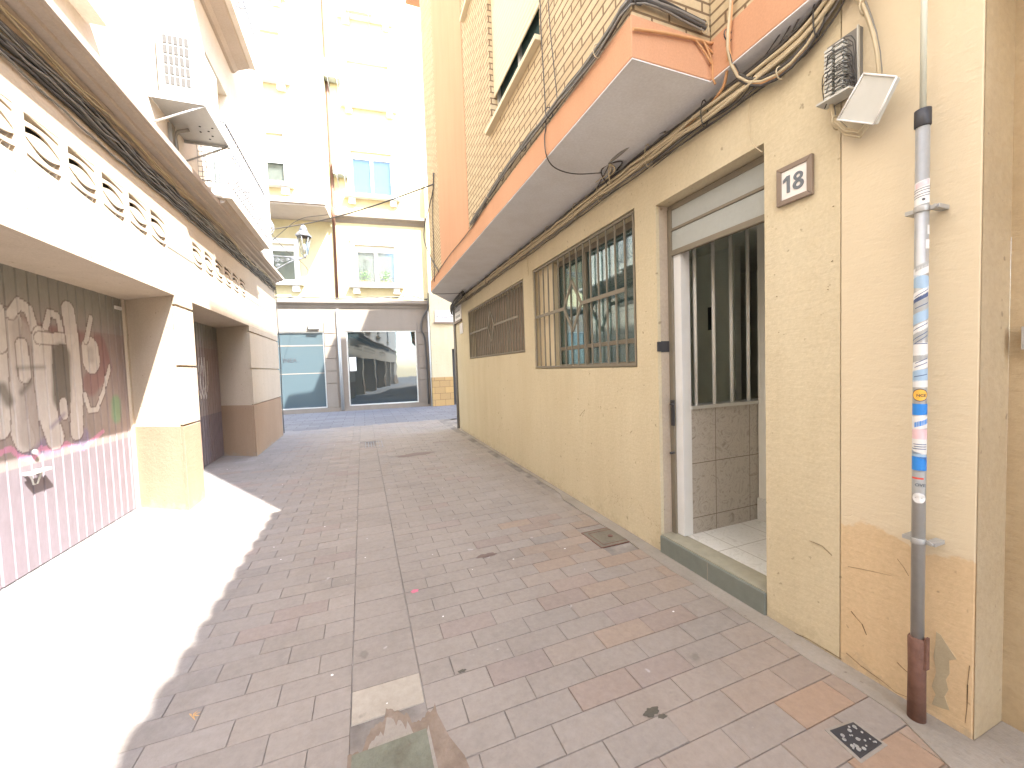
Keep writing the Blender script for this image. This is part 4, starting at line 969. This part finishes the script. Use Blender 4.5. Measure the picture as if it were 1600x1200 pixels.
# paving stains (flat marks lying on the stones)
def blot(name, x, y, rx, ry, mat, seed, z=.0022, rag=.35):
    rn = random.Random(seed); f = MB(); n = 30; c = f.pt((x,y,z)); P = []
    ph = [rn.uniform(0,6.28) for _ in range(4)]
    for i in range(n):
        a = 2*math.pi*i/n; k = 1+rag*(.5*math.sin(2*a+ph[0])+.35*math.sin(5*a+ph[1])+.25*math.sin(9*a+ph[2]))
        P.append(f.pt((x+rx*k*math.cos(a), y+ry*k*math.sin(a), z)))
    for i in range(n): f.idx([c,P[i],P[(i+1)%n]])
    return struct(f.build(name, mat))
M['stain'] = simple('dark_oily_stain', (.085,.075,.055,1), .7, .4, 0, .4, 60); M['wet'] = simple('damp_patch', (.14,.095,.08,1), .6, .4, 0, .2, 30); M['pink'] = simple('pink_chalk', (.55,.16,.22,1), .9, .2, 0, .2, 80)
p = gz(1018,1113); blot('paving_stain', p.x, p.y, .035, .022, M['stain'], 1)
p = gz(1035,1120); blot('paving_stain', p.x, p.y, .022, .010, M['stain'], 5)
p = gz(650,710); blot('paving_stain', p.x, p.y, .34, .12, M['wet'], 2)
p = gz(760,868); blot('paving_stain', p.x, p.y, .07, .035, M['wet'], 3)
p = gz(722,1049); blot('paving_stain', p.x, p.y, .018, .012, M['stain'], 4)
p = gz(648,924); blot('paving_stain', p.x, p.y, .03, .018, M['pink'], 6)
# fallen leaf
p = gz(300,1122); g = MB()
for a in (-.9,-.2,.5,1.2,2.2): g.face([(p.x,p.y,.003),(p.x+.014*math.cos(a-.25),p.y+.014*math.sin(a-.25),.010),(p.x+.034*math.cos(a),p.y+.034*math.sin(a),.005),(p.x+.014*math.cos(a+.25),p.y+.014*math.sin(a+.25),.010)])
tag(g.build('fallen_leaf', simple('dry_leaf', (.55,.33,.14,1), .8, .2), loc=(p.x,p.y,0)), 'small dry yellow leaf lying on the shaded paving near the sunlight', 'leaf')
g = MB(); random.seed(21); nl = 0
for i in range(70):
    x, y = random.uniform(-2.4,2.0), random.uniform(1.2,9); r = random.uniform(.003,.008); a = random.uniform(0,3)
    g.face([(x+r*math.cos(a+k*1.5)*random.uniform(.7,1.3), y+r*math.sin(a+k*1.5), .0025) for k in range(4)])
o = g.build('paving_specks', M['enamel']); o['kind'] = 'stuff'
# ================================================================ junction box
XJ = 2.10
t = thing('junction_box', tuple(gx(1305,90,XJ)), 'open telephone terminal block with exposed wiring high on the peach wall', 'junction box')
def onp(l, X): return [gx(a, b, X) for a, b in l]
q = onp([(1288,78),(1329,33),(1334,98),(1281,143)], 2.06)
y0, y1 = q[1].y, q[0].y; z0, z1 = min(q[3].z, q[2].z)+.01, max(q[0].z, q[1].z)-.0
ya, yb, za, zb = y0, y1, 2.68, 2.93
g = MB(); g.box(2.105,2.129,ya-.01,yb+.015,za-.01,zb+.01); g.build('back_plate', M['cab_grey'], t)
g = MB(); g.box(2.03,2.104,ya-.012,yb+.018,za-.02,za-.012); g.box(2.092,2.104,ya-.012,ya-.006,za-.01,zb+.01); g.build('bottom_tray', M['plastic'], t)
g = MB()
for c_ in range(2):
    for r_ in range(13):
        yy = ya+.035+c_*.045; zz = za+.006+r_*(zb-za-.02)/13; g.box(2.07,2.104,yy,yy+.032,zz,zz+.012)
g.build('terminals', M['plastic'], t, bevel=.001)
g = MB(); random.seed(31)
for k in range(26):
    yy = random.uniform(ya, yb); zz = random.uniform(za,zb); side = random.choice([ya-.004, yb+.004])
    g.tube(smooth([(2.085,yy,zz),(2.06-random.uniform(0,.025),(yy+side)/2,zz-.01),(2.07,side+random.uniform(-.012,.012),zz-.03),(2.085,side+random.uniform(-.01,.01),za-.01)],3), .0018, 4, cap=False)
g.build('loose_wires', M['cab_dark'], t)
# lid hanging below
L = [Vector(v) for v in (gx(1350,115,2.04), gx(1402,120,2.02), gx(1366,194,2.03), gx(1309,187,2.05))]
nn = (L[1]-L[0]).cross(L[3]-L[0]).normalized(); nn = nn if nn.x < 0 else -nn
t = thing('box_lid', tuple(sum(L, Vector())/4), 'white plastic lid of the terminal block dangling from the cables', 'lid')
g = MB(); i0 = [g.pt(v) for v in L]; i1 = [g.pt(v-nn*.022) for v in L]
g.idx(i0)
g.idx(i1[::-1])
for k in range(4): g.idx([i0[k], i0[(k+1)%4], i1[(k+1)%4], i1[k]])
g.build('panel', M['plastic'], t, bevel=.004)
g = MB()
for k in range(4): g.tube([L[k]+nn*.003, L[(k+1)%4]+nn*.003], .0035, 6)
g.build('rim', M['white'], t)
# ================================================================ cables
CABG = 'cables along the facades'
def cable(pts, r, mat, label, name='cable', group=CABG, sm=6, wob=0, seed=0):
    rn = random.Random(seed); P = [Vector(p) for p in pts]
    if wob: P = [p+Vector((rn.uniform(-1,1)*wob*.5, 0, rn.uniform(-1,1)*wob)) for p in P]
    P = smooth(P, sm) if len(P) > 2 else P
    f = MB(); f.tube(P, r, 6); return tag(f.build(name, mat, loc=tuple(P[0])), label, 'cable', group)
# (a) bundle under the soffit, along the yellow wall
def bundle(route, specs, label, wob=.012, clamps=True, nsub=14, seed=1):
    """one cable bundle = one thing; each strand a part"""
    t = thing('cable_bundle', tuple(route[0]), label, 'cable bundle', 'cable bundles')
    P = smooth(route, 4); rn = random.Random(seed)
    L_ = [0]
    for a, b in zip(P, P[1:]): L_.append(L_[-1]+(b-a).length)
    def at(d):
        d = max(0, min(L_[-1], d))
        for i in range(len(P)-1):
            if L_[i+1] >= d: return P[i].lerp(P[i+1], (d-L_[i])/max(1e-6, L_[i+1]-L_[i]))
        return P[-1]
    for k, (ox, oz, r, mt) in enumerate(specs):
        pts = []; n = max(6, int(L_[-1]/.16))
        for i in range(n+1):
            p = at(L_[-1]*i/n); pts.append(p+Vector((ox+rn.uniform(-1,1)*wob*.4, 0, oz+rn.uniform(-1,1)*wob)))
        f = MB(); f.tube(smooth(pts, 2), r, 6, cap=False); f.build('strand', M[mt], t)
    if clamps:
        d = .25
        while d < L_[-1]:
            p = at(d); f = MB(); zs = [s_[1] for s_ in specs]; xs = [s_[0] for s_ in specs]
            f.tube([(p.x+math.cos(a)*.03+sum(xs)/len(xs), p.y, p.z+sum(zs)/len(zs)+math.sin(a)*(max(zs)-min(zs)+.03)/2) for a in [2*math.pi*i/12 for i in range(13)]], .0035, 4, cap=False)
            f.build('cable_tie', M['cab_dark' if rn.random() < .4 else 'cab_beige'], t); d += rn.uniform(.35,.7)
    return t
rt = [Vector((2.075+.0122*(y-1.2), y, z)) for y, z in ((1.10,3.25),(1.22,3.10),(1.40,3.04),(1.75,3.03),(2.3,3.04),(3.2,3.05),(4.4,3.04),(6.0,3.05),(7.8,3.04),(9.0,3.06),(9.65,3.03))]
bundle(rt, [(0,0,.013,'cab_beige'),(-.012,.026,.011,'cab_beige'),(.01,.045,.010,'cab_beige'),(-.008,-.022,.010,'cab_beige'),(.02,-.035,.007,'cab_grey'),(.0,.066,.007,'cab_dark'),(-.015,.052,.006,'cab_dark'),(.02,.08,.006,'cab_grey'),(.028,-.06,.0045,'cab_dark')],
       'thick bundle of beige and dark cables on the yellow wall under the grey soffit', .009)
g = MB(WR); c1 = gx(700,478,2.15)
rt = [Vector((2.02,8.0,3.05)), Vector((1.98,8.5,2.98)), Vector((2.02,9.0,2.95)), Vector((2.10,9.5,3.0)), Vector((2.15,9.72,2.9))]
bundle(rt, [(.03*math.cos(a), .05*math.sin(a), .012, 'cab_dark') for a in (0,1,2,3,4,5)]+[(0,0,.02,'cab_grey')], 'dark sagging knot of cables at the far corner of the yellow wall', .012, False)
# (b) along the foot of the brick, round the slab
rt = [gx(735,352,1.43), gx(790,268,1.43), gx(850,190,1.43), gx(905,120,1.43), gx(950,60,1.43), Vector((1.42,1.86,3.44)), Vector((1.50,1.79,3.45)), Vector((1.72,1.79,3.44)), Vector((1.95,1.79,3.42))]
bundle(rt, [(0,0,.011,'cab_dark'),(-.006,.02,.010,'cab_grey'),(0,.036,.008,'cab_dark'),(-.01,-.016,.006,'cab_grey')], 'dark cable bundle running along the foot of the buff brick and round the slab corner', .007)
cable([gx(675,440,1.43), gx(700,402,1.43), gx(730,365,1.43), gx(760,318,1.43)], .006, M['cab_dark'], 'thin dark cable at the far end of the orange band below the brick', wob=0)
YE_ = 1.795
t_ = [((990,45),(1040,52),(1090,62),(1115,66),(1150,40)), ((1085,60),(1100,80),(1112,100),(1130,118)), ((1095,62),(1115,85),(1135,105),(1148,118)), ((1100,66),(1112,95),(1114,122),(1118,132))]
for k, l in enumerate(t_):
    P = [gy(a, b, YE_) for a, b in l]
    P = [Vector((min(p.x, 2.08), p.y, p.z)) for p in P]
    cable(P, .009 if k == 0 else .006, M['cab_orange'], ('thick orange painted cable along the end of the concrete slab','first thin orange painted cable hooking down at the slab end','second thin orange painted cable hooking down at the slab end, the rightmost','third orange painted cable hanging straight down the slab end')[k])
XR = 1.99
vert = [gx(1145,-25,XR), gx(1142,20,XR), gx(1138,60,XR), gx(1140,90,XR), gx(1152,118,2.05), gx(1180,130,2.08), gx(1215,118,2.08), gx(1255,80,2.085), gx(1290,25,2.09), gx(1300,-30,2.09)]
bundle(vert, [(0,0,.010,'cab_orange'),(-.005,.018,.009,'cab_dark'),(-.008,.0,.008,'cab_beige'),(.0,-.015,.008,'cab_dark')], 'bundle of dark and orange cables dropping from the recessed band into the wall bundle', .004, True)
cable([gx(1138,80,2.0), gx(1136,110,2.03), gx(1128,140,2.06), gx(1105,165,2.09), gx(1070,200,2.10)], .009, M['cab_orange'], 'orange cable joining the wall bundle below the slab end')
for k, (o1, o2) in enumerate(((0,0),(7,6),(-7,-4))):
    cable([gx(1262+o1,-20,2.06), gx(1240+o1,30,2.07), gx(1200+o1,95+o2,2.08), gx(1150,160+o2,2.09), gx(1090,200+o2,2.10), gx(1020,255+o2,2.10)], .0035, M['cab_dark'], ('middle','lower','upper')[k] + ' of three thin dark wires slanting over the cable bundle under the soffit', wob=.004, seed=k)
# thin verticals on the brick
cable([gx(843,-20,1.44), gx(846,60,1.44), gx(850,130,1.44), gx(853,190,1.44), gx(851,215,1.43), gx(853,240,1.425), gz(862,258,3.12), gz(880,268,3.11), gz(905,272,3.11), gz(940,270,3.11)], .0045, M['cab_dark'], 'dark wire hanging down the brick and looping under the soffit to the splice')
cable([gx(855,-20,1.44), gx(860,50,1.44), gx(866,110,1.44), gx(871,158,1.44)], .0035, M['cab_dark'], 'thin straight wire hanging down the brick to a hook above the orange band')
cable([gx(1045,-20,2.0), gx(1046,20,1.80), gx(1047,34,1.75)], .003, M['cab_dark'], 'short thin wire above the slab end')
# splice
t = thing('cable_splice', tuple(gx(952,258,2.06)), 'knotted dark cable splice hanging from the soffit above the nearer window', 'cable splice', CABG)
f = MB(); f.tube(smooth([gx(1040,205,2.11), gx(1010,213,2.05), gx(988,224,2.0), gx(965,243,1.97), gx(945,258,1.99), gx(928,272,2.02)]), [.010]*13+[.014]*18, 8); f.build('sleeve', M['cab_grey'], t)
random.seed(44)
for k in range(9):
    a = gx(952,255,1.99); f = MB(); f.tube(smooth([a, a+Vector((random.uniform(-.01,.06),random.uniform(-.12,.12),random.uniform(-.10,.02))), gx(random.uniform(915,965), random.uniform(265,300), 2.1)],4), random.choice([.004,.006]), 5); f.build('tail', M['cab_beige' if k%2 else 'cab_dark'], t)
# white thread near the door lintel
cable([gx(1185,120,2.10), gx(1172,160,2.115), gx(1170,200,2.12), gx(1176,225,2.12), gx(1191,238,2.12)], .0025, M['cab_beige'], 'thin pale wire hanging from the bundle to the door lintel', wob=0)
cable([gx(822,392,2.15), gx(824,410,2.15), gx(826,430,2.15)], .004, M['cab_beige'], 'short cable end hanging between the two window grilles')
# loop round junction box
jl = [(1296,-20),(1335,-8),(1352,20),(1366,55),(1372,90),(1372,118)]
loop = [gx(a, b, 2.085) for a, b in jl]+[gx(1372,150,2.11), gx(1362,195,2.10), gx(1340,210,2.08), gx(1315,203,2.08), gx(1298,180,2.09), gx(1294,155,2.09), gx(1300,138,2.09)]
bundle(loop, [(0,0,.007,'cab_beige'),(-.004,.012,.006,'cab_beige'),(.002,-.012,.006,'cab_beige'),(-.008,.004,.006,'cab_beige'),(.008,.02,.006,'cab_grey')], 'looped beige cables curling down round the open terminal block', .006, True, seed=3)
# (c) left wall cables below the cornice
rt = [Vector((-1.875, y, z)) for y, z in ((-8,3.58),(-2,3.57),(1,3.58),(3,3.56),(4,3.58),(5.2,3.55),(6.5,3.57),(8,3.60),(9.5,3.62),(11.0,3.66))]
sp = [(-.01,-.10,.011,'cab_dark'),(0,-.07,.013,'cab_dark'),(.004,-.04,.012,'cab_dark'),(-.005,-.01,.013,'cab_grey'),(.006,.018,.012,'cab_dark'),(0,.045,.011,'cab_grey'),(-.004,.07,.011,'cab_dark'),(.012,-.055,.008,'cab_grey'),(.014,.0,.008,'cab_grey')]
bundle(rt, sp, 'broad band of dark cables running under the cornice of the left building', .016, False, seed=5)
rt = [Vector((-1.86, y, z)) for y, z in ((-2,3.64),(1,3.60),(3,3.68),(3.8,3.66),(4.6,3.69),(5.6,3.66),(7,3.72),(8.5,3.62),(10,3.70),(11.0,3.6))]
bundle(rt, [(0,0,.007,'cab_beige'),(.006,.014,.006,'cab_beige')], 'pair of loose pale cables weaving over the dark band on the left building', .018, False, seed=6)
rt = [Vector((-1.885, y, z)) for y, z in ((-2,3.45),(1,3.42),(3,3.43),(4,3.41),(5.2,3.43),(6.4,3.44),(7.5,3.46),(9,3.50),(11,3.5))]
bundle(rt, [(0,0,.008,'cab_grey')], 'single grey cable sagging below the dark band on the left building', .012, False, seed=7)
# catenary across the alley
a = Vector((-1.86,11.0,5.0)); b = gx(677,288,1.44)
cable([a, a.lerp(b,.33)+Vector((0,0,-.10)), a.lerp(b,.66)+Vector((0,0,-.10)), b], .014, M['cab_dark'], 'dark cable strung across the end of the alley', wob=0, sm=8)
cable([a+Vector((0,0,-.25)), a.lerp(b,.2)+Vector((0,0,.05)), a.lerp(b,.4)+Vector((0,0,-.02))], .008, M['cab_dark'], 'thinner cable joining the strung cable from the left corner')
cable([gx(677,270,1.44), gx(676,300,1.43), gx(664,350,1.42), gx(663,375,1.42), gx(672,400,1.43), gx(686,425,1.44)], .010, M['cab_dark'], 'dark cable bowing down the far edge of the orange building')
cable([gx(678,270,1.44), gx(676,330,1.44), gx(678,400,1.44), gx(679,440,1.44)], .008, M['cab_dark'], 'straight dark cable down the brick strip at the far edge of the orange building')
cable([gx(676,459,1.47), gx(700,459,1.7), gx(720,458,2.0)], .006, M['cab_dark'], 'thin cable crossing the far end of the grey soffit')
cable([Vector((-1.88,11.05,4.9)), Vector((-1.6,11.2,4.55)), Vector((-1.2,11.6,4.2)), Vector(BF(-1.2,.1,4.6)), Vector(BF(-.2,.1,4.35))], .006, M['cab_dark'], 'thin wire slanting past the street lantern to the cream house')
cable([Vector(BF(s,.12,z)) for s,z in ((-3,4.36),(-2,4.33),(-1,4.40),(0,4.35),(1,4.42),(2,4.40),(2.6,4.48),(3.3,4.36))], .02, M['cab_dark'], 'loose cables lying along the lower cornice of the cream house', wob=.03, seed=8)
cable([Vector(BF(s,.14,z)) for s,z in ((-3,4.34),(-2,4.37),(-1,4.33),(0,4.38),(1,4.34),(2,4.45),(2.6,4.40),(3.3,4.4))], .014, M['cab_grey'], 'second grey cable lying along the lower cornice of the cream house', wob=.03, seed=9)
cable([(-1.88,11.115,3.6), (-1.885,11.12,3.0), (-1.87,11.12,2.0), (-1.885,11.12,1.0), (-1.885,11.12,.05)], .012, M['cab_dark'], 'dark cable running down the far corner of the left building')
